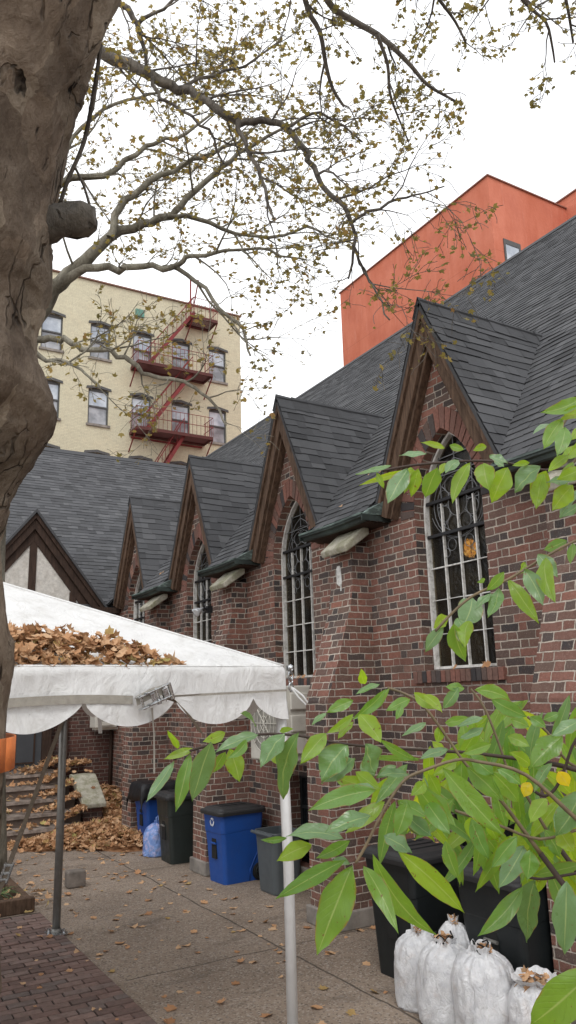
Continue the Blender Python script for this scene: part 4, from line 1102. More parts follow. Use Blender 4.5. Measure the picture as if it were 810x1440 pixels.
# ------------------------------------------------------------------ bins
def rrect(x0, x1, y0, y1, r, n=5):
    P = []
    for cx, cy, a0 in ((x1-r, y1-r, 0), (x0+r, y1-r, 90), (x0+r, y0+r, 180), (x1-r, y0+r, 270)):
        for k in range(n+1): a = R(a0+90*k/n); P.append((cx+r*math.cos(a), cy+r*math.sin(a)))
    return P
def wheelie_bin(label, loc, rz, mat, H=.87, Wb=.42, Db=.48, symbol=False, lidmat=None, group=None, taper=.075, slot=True):
    """front faces local -X, wheels at +X"""
    t = thing('wheelie_bin', label, 'bin', loc, group, rz)
    b = MB(); rings = []
    for z, k in ((.0, .0), (.02, .02), (.25, .25), (.50, .5), (.655, .70), (.665, .78), (.69, .82), (.80, .93), (.84, 1.0), (.86, 1.02), (.90, 1.02), (.905, .98)):
        e = taper*k; zz = z*H/.905*.93
        sw = .016*math.sin(z*6) if z < .66 else 0
        rings.append([(x, y, zz + (.035*H*(x/Db) if .6 < z < .7 else 0)) for x, y in rrect(-Db/2-e*.9, Db/2+e*.5, -Wb/2-e*.55, Wb/2+e*.55, .05)])
    b.loft(rings); 
    bd = b.build('body', mat, t, smooth=False, bevel=.006, inv=False)
    zt = H*.93
    b = MB(); x0, x1, y0, y1 = -Db/2-taper-.03, Db/2+taper*.6+.02, -Wb/2-taper*.6-.02, Wb/2+taper*.6+.02
    b.loft([[(x, y, z) for x, y in rrect(x0+i_, x1-i_, y0+i_, y1-i_, .06)] for z, i_ in ((zt-.03, -.002), (zt+.005, -.006), (zt+.02, .0), (zt+.028, .03), (zt+.05, .05), (zt+.062, .12), (zt+.055, .16))])
    for yy in (-.12, 0, .12): b.box(x0+.12, x1-.12, yy-.012, yy+.012, zt+.054, zt+.066)
    b.tube([(x1-.01, y0+.05, zt+.02), (x1-.01, y1-.05, zt+.02)], .02, 8)
    b.build('lid', lidmat or M['lid'], t, bevel=.004, inv=False)
    if slot:
        b = MB(); zs0, zs1 = H*.32, H*.62
        xs = -Db/2-taper*.9*.42
        b.box(xs-.012, xs+.02, -.055, .055, zs0, zs1); sl2 = b.build('grip_slot', M['rubber'], t, inv=False)  # solid black box, shade of the recessed slot given by colour
        b = MB(); b.tube([(xs-.022, -.06, H*.52), (xs-.022, .06, H*.52)], .013, 8); b.build('lift_bar', M['pole_grey'] if mat is not M['bin_blue'] else M['bin_blue'], t, inv=False)
    for sg in (-1, 1):
        b = MB(); cy = sg*(Wb/2+.015); cxx, rr = Db/2-.02, .105*H/.9
        def wring(y, r_): return [(cxx+r_*math.cos(2*math.pi*j/22), y, rr+r_*math.sin(2*math.pi*j/22)) for j in range(22)]
        b.loft([wring(cy-.025, rr*.9), wring(cy-.02, rr), wring(cy+.02, rr), wring(cy+.025, rr*.9)])
        wh = b.build('wheel', M['rubber'], t, smooth=False, inv=False)
        b = MB(); yo = cy+sg*.026
        for r_ in (.72, .35): b.tube([(cxx+rr*r_*math.cos(2*math.pi*j/20), yo, rr+rr*r_*math.sin(2*math.pi*j/20)) for j in range(21)], .006, 5)
        for j in range(6): a = math.pi*j/3; b.tube([(cxx, yo, rr), (cxx+rr*.72*math.cos(a), yo, rr+rr*.72*math.sin(a))], .007, 4)
        b.build('rim', M['bin_dark'], wh, inv=False)
    # moulded arch over the wheel and rib on the side
    for sg in (-1, 1):
        b = MB(); yy = lambda z: sg*(Wb/2+taper*.55*(z/H)+.001)
        b.tube([(Db/2-.16, yy(.0)+sg*.002, .01), (Db/2-.15, yy(.15), .16*H), (Db/2-.10, yy(.25), .27*H), (Db/2-.02, yy(.35), .42*H), (Db/2+.02, yy(.62), .64*H)], .008, 6)
        b.build('side_rib', mat, t, smooth=True, inv=False)
    if symbol:
        b = MB(); xx = -Db/2-taper*.9*.9-.006; cz = H*.80
        for k in range(3):   # three chasing arrows
            a0 = 90+120*k
            P = []
            for rr in (.050, .030):
                seq = [a0-48+8*j for j in range(10)]
                P.append([(xx, rr*math.cos(R(a)), cz+rr*math.sin(R(a))) for a in seq])
            n = 10; b.add(P[0]+P[1], [(j, j+1, n+j+1, n+j) for j in range(n-1)])
            a1 = R(a0+24+8); a2 = R(a0+58)
            b.add([(xx, .062*math.cos(a1), cz+.062*math.sin(a1)), (xx, .018*math.cos(a1), cz+.018*math.sin(a1)), (xx, .04*math.cos(a2), cz+.04*math.sin(a2))], [(0,1,2)])
        b.build('recycling_symbol', M['white_mark'], bd, inv=False)
    return t
wheelie_bin('blue recycling bin with black lid, white recycling symbol and wheel facing the yard', (4.56, 9.18, 0), R(4), M['bin_blue'], .87, .40, .50, True)
wheelie_bin('dark green bin standing between the two blue recycling bins', (4.50, 10.66, 0), R(-2), M['bin_dark'], .92, .44, .50)
wheelie_bin('farthest blue recycling bin, draped with a black plastic sheet', (4.66, 12.08, 0), R(3), M['bin_blue'], .90, .42, .46)
wheelie_bin('black bin beside the brick pillar, behind the leftmost white sack', (4.33, 5.36, 0), R(3), M['bin_black'], .97, .50, .52)
wheelie_bin('black bin nearest the camera, behind the white leaf sacks', (4.42, 4.36, 0), R(2), M['bin_black'], .97, .52, .50)
# small grey tub behind the tent leg
t = thing('grey_tub', 'plain grey plastic tub behind the white tent leg', 'tub', (4.72, 8.35, 0))
b = MB(); b.loft([[(4.72+x*k, 8.35+y*k, z) for x, y in rrect(-.2, .2, -.24, .24, .08)] for z, k in ((0, .82), (.02, .85), (.6, 1.0), (.61, 1.06), (.66, 1.06), (.66, .98), (.3, .9))])
b.build('tub_body', M['bin_grey'], t, bevel=.004)
b = MB(); b.tube([(4.50, 8.1, .635), (4.50, 8.6, .635)], .018, 8); b.build('rim_handle', M['bin_grey'], t)
# black sheet on the far blue bin
b = MB(); n = 18; vs = []
for i in range(n+1):
    for j in range(n+1):
        x = -.42+.84*i/n; y = -.40+.80*j/n
        ox, oy = max(0, abs(x)-.30), max(0, abs(y)-.27)
        z = .905+.02*mn.noise(V((x*6, y*6, 2)))+.05*mn.noise(V((x*3, y*3, 5))) - 1.9*ox*(1 if x < 0 else .5) - 1.6*oy
        sx = max(-.315, min(.315, x))*1.0; sy = max(-.285, min(.285, y))
        sx += .02*mn.noise(V((x*9, y*9, z*9))) + (.2*(x-sx)); sy += .02*mn.noise(V((y*9, x*9, z*7+3))) + .2*(y-sy)
        vs.append((4.64+sx*1.08, 12.08+sy*1.08, z))
b.add(vs, [(i*(n+1)+j, (i+1)*(n+1)+j, (i+1)*(n+1)+j+1, i*(n+1)+j+1) for i in range(n) for j in range(n)])
tag(b.build('plastic_sheet', M['black_cloth'], None, smooth=True, th=.004), 'crumpled black plastic sheet draped over the farthest blue bin', 'sheet')
# bags
def ridged(v): return 1-abs(mn.noise(v))*2
def sack(loc, r, h, seed, mat, opening=.30, lean=(0, 0), squash=1.):
    b = MB(); rings = []; K = 96
    P = [(.0, .90), (.03, 1.0), (.12, 1.04), (.35, 1.05), (.55, 1.04), (.70, 1.0), (.80, .92), (.88, .78), (.935, .58), (.96, .42), (.975, opening), (1.03, opening*1.18), (1.05, opening*1.3), (.97, opening*.92)]
    PP = []
    for (a, x0), (c, x1) in zip(P, P[1:]):
        for s in range(5): PP.append((a+(c-a)*s/5, x0+(x1-x0)*s/5))
    PP.append(P[-1])
    for z, k in PP:
        ring = []
        for j in range(K):
            a = 2*math.pi*j/K; ca, sa = math.cos(a), math.sin(a)
            wob = mn.noise(V((ca*2, sa*2, z*2+seed*5)))
            pl = .07*mn.noise(V((ca*1.8, sa*1.8, z*2.4+seed)))
            pl += .045*(ridged(V((ca*2.6+wob*.6, sa*2.6, z*3.4+seed*2)))-.5)
            pl += .024*(ridged(V((ca*6+wob, sa*6, z*9+seed*3+ca*2)))-.5)
            top = min(1, max(0, z-.62)*3.2)
            pl += top*.075*(ridged(V((a*3.1, seed*3, z*.8)))-.55)*k*1.3
            low = max(0, .16-z)*4; pl += low*.05*ridged(V((ca*5, sa*5, seed)))
            rr = r*(k+pl)
            zz = z*h+(.014*mn.noise(V((ca*3, sa*3, seed+z*4))) if z > .1 else 0)
            if z > .95: zz += .03*mn.noise(V((ca*2.4, sa*2.4, seed*7)))
            ring.append((loc[0]+rr*ca+lean[0]*z*h, loc[1]+rr*sa*squash+lean[1]*z*h, loc[2]+zz))
        rings.append(ring)
    b.loft(rings, cap=(True, False)); return b
# ------------------------------------------------------------------ dry leaves
LOBES = [(0, 1.0), (22, .70), (46, .95), (72, .68), (98, .84), (134, .62), (180, .42), (226, .62), (262, .84), (288, .68), (314, .95), (338, .70)]
def dry_leaf(b, p, size, nrm, yaw, curl, tint, rr=rnd):
    n = V(nrm).normalized(); a = n.orthogonal().normalized(); bb = n.cross(a)
    cyw, syw = math.cos(yaw), math.sin(yaw); ax = a*cyw+bb*syw; ay = bb*cyw-a*syw
    p = V(p); vs = [p - n*curl*size*.0]; cu, cv = rr.uniform(.1, .75)*curl, rr.uniform(-.3, .6)*curl
    for ang, rad in LOBES:
        rad *= rr.uniform(.85, 1.1); x = math.cos(R(ang))*rad*.5; y = math.sin(R(ang))*rad*.5
        z = cu*x*x*2.6 + cv*y*y*2.6 + rr.uniform(-.03, .05)*curl
        vs.append(p+ax*x*size+ay*y*size*.95+n*z*size)
    m = len(LOBES)
    b.add(vs, [(0, 1+k, 1+(k+1) % m) for k in range(m)], tint)
def rnorm(spread, rr=rnd):
    a = rr.uniform(0, 2*math.pi); t = abs(rr.gauss(0, spread)); return V((math.sin(t)*math.cos(a), math.sin(t)*math.sin(a), math.cos(t)))
def dtint(): return min(1, max(0, rnd.gauss(.57, .21)))

sacks = [((3.91, 4.88, 0), .175, .49, 1., 'leftmost white leaf sack, leaning on a black bin', .22, (-.0, .0)),
         ((3.88, 4.57, 0), .190, .50, 2., 'white leaf sack with black ties at its gathered neck, second from the left', .34, (.02, .0)),
         ((3.90, 4.20, 0), .20, .53, 3., 'broad white leaf sack third from the left, brown leaves bulging from its closed top', .26, (.0, .02)),
         ((4.02, 3.86, 0), .175, .42, 4., 'open-mouthed short white sack at the right end, leaves showing inside', .62, (-.03, .03)),
         ((4.10, 4.70, 0), .13, .56, 5., 'narrow white sack mostly hidden behind the other sacks', .2, (.0, .0))]
for loc, r, h, seed, lab, op, lean in sacks:
    t = thing('leaf_sack', 'white plastic ' + lab if not lab.startswith(('white', 'leftmost', 'broad', 'open', 'narrow')) else lab, 'sack', loc, 'white leaf sacks by the black bins')
    sack(loc, r, h, seed, M['sack'], op, lean).build('sack_body', M['sack'], t, smooth=True)
    b = MB(); cx, cy, cz = loc[0]+lean[0]*h, loc[1]+lean[1]*h, h
    for k in range(46 if op > .3 else 26):
        a = rnd.uniform(0, 6.28); q = r*op*math.sqrt(rnd.random())*.95
        dry_leaf(b, (cx+q*math.cos(a), cy+q*math.sin(a), cz-.02+rnd.uniform(-.05, .045)), rnd.uniform(.05, .085), rnorm(.8), rnd.uniform(0, 6.3), .7, dtint()*.8)
    b.build('leaf_filling', M['dryleaf'], t)
    if seed in (2., 3.):
        b = MB()
        for k in range(2):
            a0 = rnd.uniform(0, 6.28)
            b.tube([(cx+r*op*math.cos(a0+s*.7), cy+r*op*math.sin(a0+s*.7), cz+.01+.035*math.sin(s*1.6+k)) for s in range(6)], .006, 5)
        b.build('black_tie', M['rubber'], t)
t = thing('plastic_bag', 'crumpled pale blue plastic bag between the far blue bin and dark bin', 'bag', (4.33, 11.2, 0))
sack((4.30, 11.22, 0), .17, .44, 8., None, .18, (.05, 0)).build('bag_body', M['sack_blue'], t, smooth=True)
b = MB(); b.tube([(4.32, 11.22, .43), (4.33, 11.25, .50), (4.35, 11.22, .53), (4.34, 11.19, .48), (4.33, 11.2, .43)], .012, 6); b.build('knot', M['sack_blue'], t, smooth=True)

# leaf heap by the steps (nobody could count it)
def mound(x, y):
    h = .26*math.exp(-(((x-4.62)/.45)**2+((y-13.6)/.75)**2)) + .16*math.exp(-(((x-3.85)/.55)**2+((y-13.25)/.5)**2)) + .10*math.exp(-(((x-3.3)/.6)**2+((y-12.9)/.45)**2)) + .16*math.exp(-(((x-4.3)/.5)**2+((y-12.3)/.6)**2))
    return h
def support(x, y):
    z = mound(x, y)-.03
    if x < 3.98 and y > 13.49:
        k = sum(1 for f in fy if y > f)
        z = max(z*.4 if y < 14 else 0, .18*k) + (.20*math.exp(-((x-3.95)/.28)**2))*(1 if y < 15 else .9)
    elif y > 13.4 and x > 4.36: z = max(z, .42*math.exp(-((y-15.2)/1.0)**2)+.1)
    elif y > 14.75: z = max(z, .9+.12)
    return z
b = MB(); nx_, ny_ = 30, 40; vs = []
for i in range(nx_+1):
    for j in range(ny_+1):
        x = 2.6+(4.97-2.6)*i/nx_; y = 11.6+(13.48-11.6)*j/ny_
        vs.append((x, y, mound(x, y)-.05))
b.add(vs, [(i*(ny_+1)+j, (i+1)*(ny_+1)+j, (i+1)*(ny_+1)+j+1, i*(ny_+1)+j+1) for i in range(nx_) for j in range(ny_)])
base_ = b
lv = MB(); lv.v = list(b.v); lv.f = list(b.f); lv.t = [.15]*len(b.f); lv.mi = [0]*len(b.f)
cnt = 0
while cnt < 3600:
    x, y = rnd.uniform(2.45, 4.96), rnd.uniform(11.5, 15.9)
    if x > 3.98 and y > 14.6 and x < 4.4: pass
    if 4.0 < x < 4.40 and 13.86 < y < 14.75:
        if rnd.random() > .05: continue
        z = .45+.62*(y-13.86)
        dry_leaf(lv, (x, y, min(.9, z)+.02), rnd.uniform(.06, .11), (0, -.5, .8), rnd.uniform(0, 6.3), .5, dtint()); cnt += 1; continue
    if 3.97 < x < 4.44 and 13.45 < y < 13.92 and rnd.random() < .85: continue
    if x > 4.06 and y > 15.35: continue
    if y < 13.49:
        edge = 11.62 + max(0, (4.15-x))*.72
        pr_ = min(1, max(0, (y-edge)/.35))
        if x < 3.0: pr_ *= max(0.05, (x-2.45)/.55)
        if rnd.random() > pr_: continue
    elif x < 3.98:
        e = 3.98-x
        fr_ = min([y-f for f in fy if y > f] or [0])
        pr_ = math.exp(-(e/.30)**2) + .30*math.exp(-(e/.9)**2)*(1 if fr_ > .18 else .25) + .03
        if y > 15.1: pr_ = .55*math.exp(-(e/.6)**2)+.03
        if rnd.random() > pr_: continue
    z = support(x, y)
    lift = rnd.random()*.05
    dry_leaf(lv, (x, y, z+.01+lift), rnd.uniform(.085, .15), rnorm(.55), rnd.uniform(0, 6.3), rnd.uniform(.5, 1.3), dtint()); cnt += 1
o = lv.build('leaf_pile', M['dryleaf']); o['kind'] = 'stuff'; tag(o, 'drift of dry brown leaves heaped over the steps and the corner', 'leaves')
# heap of leaves on the tent
lt = MB(); pk = V((ctr.x, ctr.y, PK)); cnt = 0
P0, P1 = E3(A), E3(Bc)
while cnt < 1500:
    s = rnd.uniform(.74, 2.6); v = rnd.uniform(.012, .25); u = s/L - v*.5
    lim = .012 + .235*min(1, max(0, (s-.78)/.85))**.75
    if v > lim or u < 0: continue
    p = P0*(1-u-v)+P1*u+pk*v
    hp = .15*math.sin(math.pi*min(1, v/max(.02, lim))) * min(1, (s-.70)/.5)
    lay = rnd.random()
    dry_leaf(lt, (p.x, p.y, p.z-.03+hp*lay+.012), rnd.uniform(.055, .10), rnorm(.6)+outF*.35, rnd.uniform(0, 6.3), rnd.uniform(.5, 1.4), dtint()); cnt += 1
mv = []
o = lt.build('leaf_heap', M['dryleaf']); o['kind'] = 'stuff'; tag(o, 'heap of dry brown leaves caught in the sagging white tent roof', 'leaves')
# leaves lying one by one on the concrete, bricks, sills
lmeshes = []
for k in range(12):
    b = MB(); dry_leaf(b, (0, 0, 0), 1., (0, 0, 1), 0, rnd.uniform(.2, .75), [.2, .35, .45, .55, .62, .68, .75, .5, .4, .9, .3, .58][k])
    b.tube([(-.1, 0, .02), (-.32, .03, .05), (-.5, .0, .1)], .012, 4, .6)
    me = b.build('fallen_leaf', M['dryleaf']); lmeshes.append(me.data); bpy.data.objects.remove(me)
def drop(x, y, z, s, label, group, nrm=None):
    o = bpy.data.objects.new('fallen_leaf', rnd.choice(lmeshes)); C.objects.link(o)
    o.location = (x, y, z+.004); o.scale = (s, s, s)
    q = V(nrm or rnorm(.16)).to_track_quat('Z', 'Y') @ Matrix.Rotation(rnd.uniform(0, 6.3), 3, 'Z').to_quaternion()
    o.rotation_mode = 'QUATERNION'; o.rotation_quaternion = q
    tag(o, label, 'leaf', group)
k = 0
while k < 230:
    x, y = rnd.uniform(2.25, 4.9), rnd.uniform(4.6, 12.6)
    if y > 11.4 and rnd.random() < .3: pass
    if any((abs(x-bx) < .42 and abs(y-by) < .42) for bx, by in ((4.56, 9.18), (4.5, 10.66), (4.66, 12.08), (4.33, 5.36), (4.42, 4.36), (4.72, 8.35))): continue
    if x > 4.25 and (6.6 < y < 7.4 or 9.5 < y < 10.3): continue
    if 3.6 < x < 4.2 and y < 5.15: continue
    if rnd.random() > (.35+.65*(y/12.6)): continue
    drop(x, y, .0, rnd.choice((.05, .065, .08, .10, .125)), 'dry brown leaf lying flat on the concrete yard', 'fallen leaves on the concrete'); k += 1
for k in range(60):
    x, y = rnd.uniform(.6, 2.18), rnd.uniform(4.6, 8.8)
    drop(x, y, .018, rnd.choice((.04, .05, .065, .085)), 'dry brown leaf lying flat on the brick paving', 'fallen leaves on the brick path')
for yd, n in ((YD[0], 3), (YD[1], 7)):
    for k in range(n):
        y = yd+rnd.uniform(-.4, .4) if n > 3 else yd+(-.33, -.25, .12)[k]
        drop(XW+.03+rnd.uniform(-.02, .05), y, SILL+.012, rnd.uniform(.08, .12), 'dry brown leaf resting on a brick window sill of the church', 'leaves on the church window sills', V((-.8, rnd.uniform(-.4, .4), .6)))
for k in range(16):
    drop(rnd.uniform(4.25, 4.6), rnd.uniform(4.1, 5.6), .985, rnd.uniform(.03, .06), 'dry leaf scrap lying on top of a black bin lid', 'leaf scraps on the black bin lids')

for k in range(14):
    kk = rnd.choice((0, 1, 2)); yb_ = YD[kk]+1.0+rnd.uniform(0, .75); v_ = rnd.uniform(.1, 1.2)
    p_ = V((EX, yb_, EZ))+su*v_+snm*.022
    drop(p_.x, p_.y, p_.z, rnd.uniform(.05, .08), 'tiny dry leaf lodged on the church roof between two gables', 'leaves lodged on the church roof', tuple(snm))
# planted bed at the left, timber edge
b = MB(); b.add([(-3, 9.28, .03), (2.12, 9.28, .03), (2.10, 11.2, .05), (-3, 11.2, .05)], [(0,1,2,3)])
o = b.build('soil', M['soil']); struct(o)
b = MB(); b.box(-3, 2.16, 9.16, 9.26, 0, .15); b.box(2.06, 2.16, 9.262, 11.2, 0, .12)
tag(b.build('timber_edging', M['rake'], None, bevel=.012), 'low dark timber edging around the planted bed at the left', 'edging')
b = MB()
for k in range(420):
    x, y = rnd.uniform(.2, 2.5), rnd.uniform(9.0, 11.3)
    inb = x < 2.05 and y > 9.28
    if not inb and rnd.random() > .35: continue
    dry_leaf(b, (x, y, (.07 if inb else .012)+rnd.random()*.03), rnd.uniform(.07, .13), rnorm(.4), rnd.uniform(0, 6.3), rnd.uniform(.4, 1.1), dtint())
o = b.build('bed_leaves', M['dryleaf']); o['kind'] = 'stuff'; tag(o, 'brown leaves covering the planted bed behind the timber edging', 'leaves')
pl = thing('bed_plant', 'tuft of strappy green leaves in the planted bed at the left edge', 'plant', (1.78, 9.62, .05))
b = MB()
for k in range(46):
    a = rnd.uniform(0, 6.28); l = rnd.uniform(.22, .42); d = V((math.cos(a), math.sin(a), 0)); p = V((1.78, 9.62, .05))+d*rnd.uniform(0, .08)
    pts = [p+d*l*s*.9+V((0, 0, l*(1.1*s-1.0*s*s))) for s in (0, .25, .5, .75, 1)]
    sd_ = d.cross(V((0,0,1)))
    vs = []
    for q, w_ in zip(pts, (.006, .009, .009, .007, .001)): vs += [q-sd_*w_, q+sd_*w_]
    b.add(vs, [(2*i, 2*i+1, 2*i+3, 2*i+2) for i in range(4)])
b.build('leaf_tuft', M['grass'], pl)
b = MB(); b.box(2.72, 2.94, 9.95, 10.12, .0, .19)
b2 = b.build('concrete_block', M['cardboard'], None, bevel=.02); tag(b2, 'small grey concrete block standing on the yard behind the grey tent pole', 'block')

# ------------------------------------------------------------------ trees
def path(P, depth, ddepth=0., wob=0.):
    out = []; n = len(P)
    for i, (x, y, r_) in enumerate(P):
        d = depth+ddepth*i/(max(1, n-1)); p = at(x, y, d)
        if wob: p = p+V((rnd.uniform(-1, 1), rnd.uniform(-1, 1), rnd.uniform(-1, 1)))*wob
        out.append((p, max(.0035, r_*d/FPX)))
    return out
def smooth_path(pts, k=3, wig=0, wig_amp=.06):
    o = []
    n = len(pts)
    for i in range(n-1):
        p0, p1, p2, p3 = [pts[max(0, min(n-1, j))] for j in (i-1, i, i+1, i+2)]
        for s in range(k):
            t = s/k; t2, t3 = t*t, t*t*t
            q = (p1[0]*2 + (p2[0]-p0[0])*t + (p0[0]*2-p1[0]*5+p2[0]*4-p3[0])*t2 + (p1[0]*3-p0[0]-p2[0]*3+p3[0])*t3)*.5
            o.append((q, p1[1]+(p2[1]-p1[1])*t))
    o.append(pts[-1])
    if wig:
        for i in range(1, len(o)-1):
            o[i] = (o[i][0]+V((mn.noise(V((i*.9, wig, 0))), mn.noise(V((i*.9, wig, 7))), mn.noise(V((i*.9, wig, 13)))))*wig_amp, o[i][1]*(1+.10*mn.noise(V((i*1.3, wig, 3)))))
    return o
def star_leaf(b, p, size, nrm, yaw, tint):
    dry_leaf(b, p, size, nrm, yaw, .35, tint)
SMALL = [(0, 1.), (35, .45), (62, .85), (115, .5), (180, .35), (245, .5), (298, .85), (325, .45)]
def small_leaf(b, p, size, tint):
    n = rnorm(1.0); a = n.orthogonal().normalized(); bb = n.cross(a); w_ = rnd.uniform(0, 6.28); ax = a*math.cos(w_)+bb*math.sin(w_); ay = n.cross(ax)
    c = rnd.uniform(-.5, .7)
    vs = []
    for an, rr in SMALL:
        x, y = math.cos(R(an))*rr*.5, math.sin(R(an))*rr*.5
        vs.append(p+(ax*x+ay*y+n*(c*x*x+.4*c*y*y))*size)
    b.add(vs, [(0, 1, 2, 3), (0, 3, 4), (0, 4, 5), (0, 5, 6, 7)], tint)
def grow(wb, lb, pts, level, maxlev, spacing, lenk, leafp, tintc, start=.15, leafsize=(.06, .10), droop=.25):
    """spawn side twigs along a path"""
    tot = sum((pts[i+1][0]-pts[i][0]).length for i in range(len(pts)-1)); s = tot*start + rnd.uniform(0, spacing)
    while s < tot:
        acc = 0
        for i in range(len(pts)-1):
            seg = (pts[i+1][0]-pts[i][0]).length
            if acc+seg >= s: break
            acc += seg
        t = (s-acc)/max(seg, 1e-6); p = pts[i][0].lerp(pts[i+1][0], t); r0 = pts[i][1]+(pts[i+1][1]-pts[i][1])*t
        tg = (pts[i+1][0]-pts[i][0]).normalized()
        ax = tg.orthogonal().normalized(); ax = Matrix.Rotation(rnd.uniform(0, 6.28), 3, tg) @ ax
        d = (Matrix.Rotation(R(rnd.uniform(28, 62)), 3, ax) @ tg)
        ln = lenk*rnd.uniform(.5, 1.25)*(.6 if s > tot*.85 else 1.)
        n = 5; r1 = min(r0*.62, .004+ln*.010); q = p; ch = [(p, r1)]
        for k in range(n):
            d = (d + V((rnd.uniform(-1, 1), rnd.uniform(-1, 1), rnd.uniform(-1, 1)))*.32 + V((0, 0, -droop*.25 if k > 1 else .12))).normalized()
            q = q+d*ln/n; ch.append((q, max(.0026, r1*(1-.8*(k+1)/n))))
        wb.tube([c[0] for c in ch], [c[1] for c in ch], 4 if level > 1 else 5, cap=False)
        if level < maxlev: grow(wb, lb, ch, level+1, maxlev, spacing*.55, lenk*.52, leafp, tintc, .2, leafsize, droop)
        if level >= maxlev-1:
            for k in range(1, n+1):
                m_ = 2 if k == n else 1
                for _ in range(m_):
                    if rnd.random() < leafp:
                        lp = ch[k][0]+V((rnd.uniform(-1, 1), rnd.uniform(-1, 1), rnd.uniform(-1.4, .2)))*.03
                        small_leaf(lb, lp, rnd.uniform(*leafsize), min(1, max(0, rnd.gauss(tintc, .2))))
        s += spacing*rnd.uniform(.6, 1.4)

# near plane tree
nt_ = thing('plane_tree', 'thick gnarled plane tree trunk close at the left edge of the frame', 'tree', (-.05, 1.9, 0))
EDGE = [(-420, 330), (-260, 255), (-120, 200), (0, 150), (40, 137), (75, 124), (110, 108), (150, 99), (205, 88), (260, 79), (310, 73), (345, 71), (375, 73), (410, 62), (450, 55), (490, 58), (520, 74), (560, 88), (580, 84), (605, 68), (640, 47), (665, 33), (690, 20), (715, 9), (740, 4), (780, 3), (820, 6), (860, 9), (900, 11), (930, 11), (960, 8), (1000, 3), (1060, 2), (1150, 1), (1300, 0), (1440, -2), (1700, 4), (2000, 40)]
TD = 1.9
b = MB(); rings = []
RP = .36
for i in range(0, len(EDGE)-1):
    for s in range(7):
        t = s/7; y = EDGE[i][0]+(EDGE[i+1][0]-EDGE[i][0])*t; x = EDGE[i][1]+(EDGE[i+1][1]-EDGE[i][1])*t
        rp = RP + .05*min(1, max(0, (y-850)/200)) + max(0, (-y))*.0002
        # tangent of a cylinder seen by the eye: the centre lies r beyond the edge ray
        e = at(x, y, TD); c = e - CR*(rp+.035)
        ring = []
        for k in range(150):
            a = 2*math.pi*k/150; d = CR*math.cos(a)+V((CF.x, CF.y, 0)).normalized()*math.sin(a)
            q = c+d*rp
            lum = .045*mn.noise(V((q.x*2.3, q.y*2.3, q.z*2.0)))+.020*mn.noise(V((q.x*6, q.y*6, q.z*4.)))+.007*mn.noise(V((q.x*20, q.y*20, q.z*9)))
            lum *= (1-.75*max(0, math.cos(a)))
            wz = .35*mn.noise(V((q.x*5, q.y*5, q.z*3)))
            rdg = .010*(abs(mn.noise(V((q.x*17+wz*3, q.y*17, q.z*2.6))))**.6) + .006*abs(mn.noise(V((q.x*42, q.y*42+wz*4, q.z*6.)))) + .003*mn.noise(V((q.x*70, q.y*70, q.z*30)))
            fl = mn.noise(V((q.x*9+7, q.y*9, q.z*3.2+wz))); rdg += .010*(1 if fl > .18 else max(0, (fl-.12)/.06))
            q = q + d*(lum+rdg); ring.append(tuple(q))
        rings.append(ring)
rings = rings[::-1]
b.loft(rings, cap=(False, True))
trk = b.build('trunk', M['bark'], nt_, smooth=True)
trk_top = V(rings[-1][0])
# cut stub
b = MB(); c0 = at(40, 318, 2.0); c1 = at(134, 306, 2.0)
pts = [(c0.lerp(c1, k/6)+V((0, 0, .006*mn.noise(V((k*1.7, 0, 0))))), (.052 if k < 2 else (.042 if k < 6 else .034))*(1+.22*mn.noise(V((k*2.1, 5, 0))))) for k in range(7)]
b.tube([p[0] for p in pts], [p[1] for p in pts], 18); b.v = [tuple(V(q)+V((mn.noise(V(q)*40), mn.noise(V(q)*40+V((9,0,0))), mn.noise(V(q)*40+V((0,9,0)))))*.012) for q in b.v]; b.build('cut_stub', M['bark_dark'], nt_, smooth=True)
wb, lb = MB(), MB()
# limb overhead, above the frame, and what hangs from it
top = at(210, -330, 1.95)
limb = smooth_path([(top, .20), (at(300, -420, 3.2), .15), (at(400, -330, 4.6), .12), (at(470, -200, 5.6), .09), (at(560, -150, 6.2), .075), (at(680, -130, 6.6), .06), (at(800, -110, 6.9), .045), (at(900, -60, 7.2), .03)], 4)
wb.tube([p[0] for p in limb], [p[1] for p in limb], 10)
NEAR = [[(470, -200, 7), (425, -60, 5), (432, 10, 4), (450, 45, 3.6), (458, 90, 3.2), (468, 125, 2.6), (484, 150, 2)],
        [(400, -330, 9), (440, -90, 6), (460, 0, 5), (495, 28, 4.6), (530, 48, 4.2), (556, 70, 3.6), (580, 95, 3), (602, 120, 2.5), (640, 142, 1.6)],
        [(530, 48, 3), (545, 90, 2.4), (548, 130, 2), (560, 165, 1.5), (575, 200, 1.2)],
        [(560, -150, 6), (590, -40, 3.5), (618, 0, 2.6), (640, 30, 2), (655, 60, 1.4)],
        [(680, -130, 6), (715, -30, 3.4), (745, 10, 2.6), (768, 32, 2), (776, 62, 1.6), (780, 88, 1.2)],
        [(800, -110, 5), (792, -30, 3), (800, 20, 2.2), (806, 60, 1.6)]]
for P in NEAR:
    q = smooth_path(path(P, 5.9, .5), 3); wb.tube([p[0] for p in q], [p[1] for p in q], 6, cap=False)
    grow(wb, lb, q, 1, 3, .22, .55, .46, .36, .30, (.04, .08), .5)
for P in ([(142, 62, 2.6), (132, 130, 3), (118, 200, 3), (96, 252, 2.8), (80, 300, 3)], [(104, 232, 1.6), (118, 262, 1.8), (128, 296, 2)], [(150, 20, 2), (140, 62, 2.4)]):
    q = smooth_path(path(P, 2.15), 3); wb.tube([p[0] for p in q], [p[1] for p in q], 6)
for p in ((142, 103), (118, 310), (108, 305), (125, 300), (60, 235), (112, 318)): small_leaf(lb, at(p[0], p[1], 2.0), .035, rnd.random())
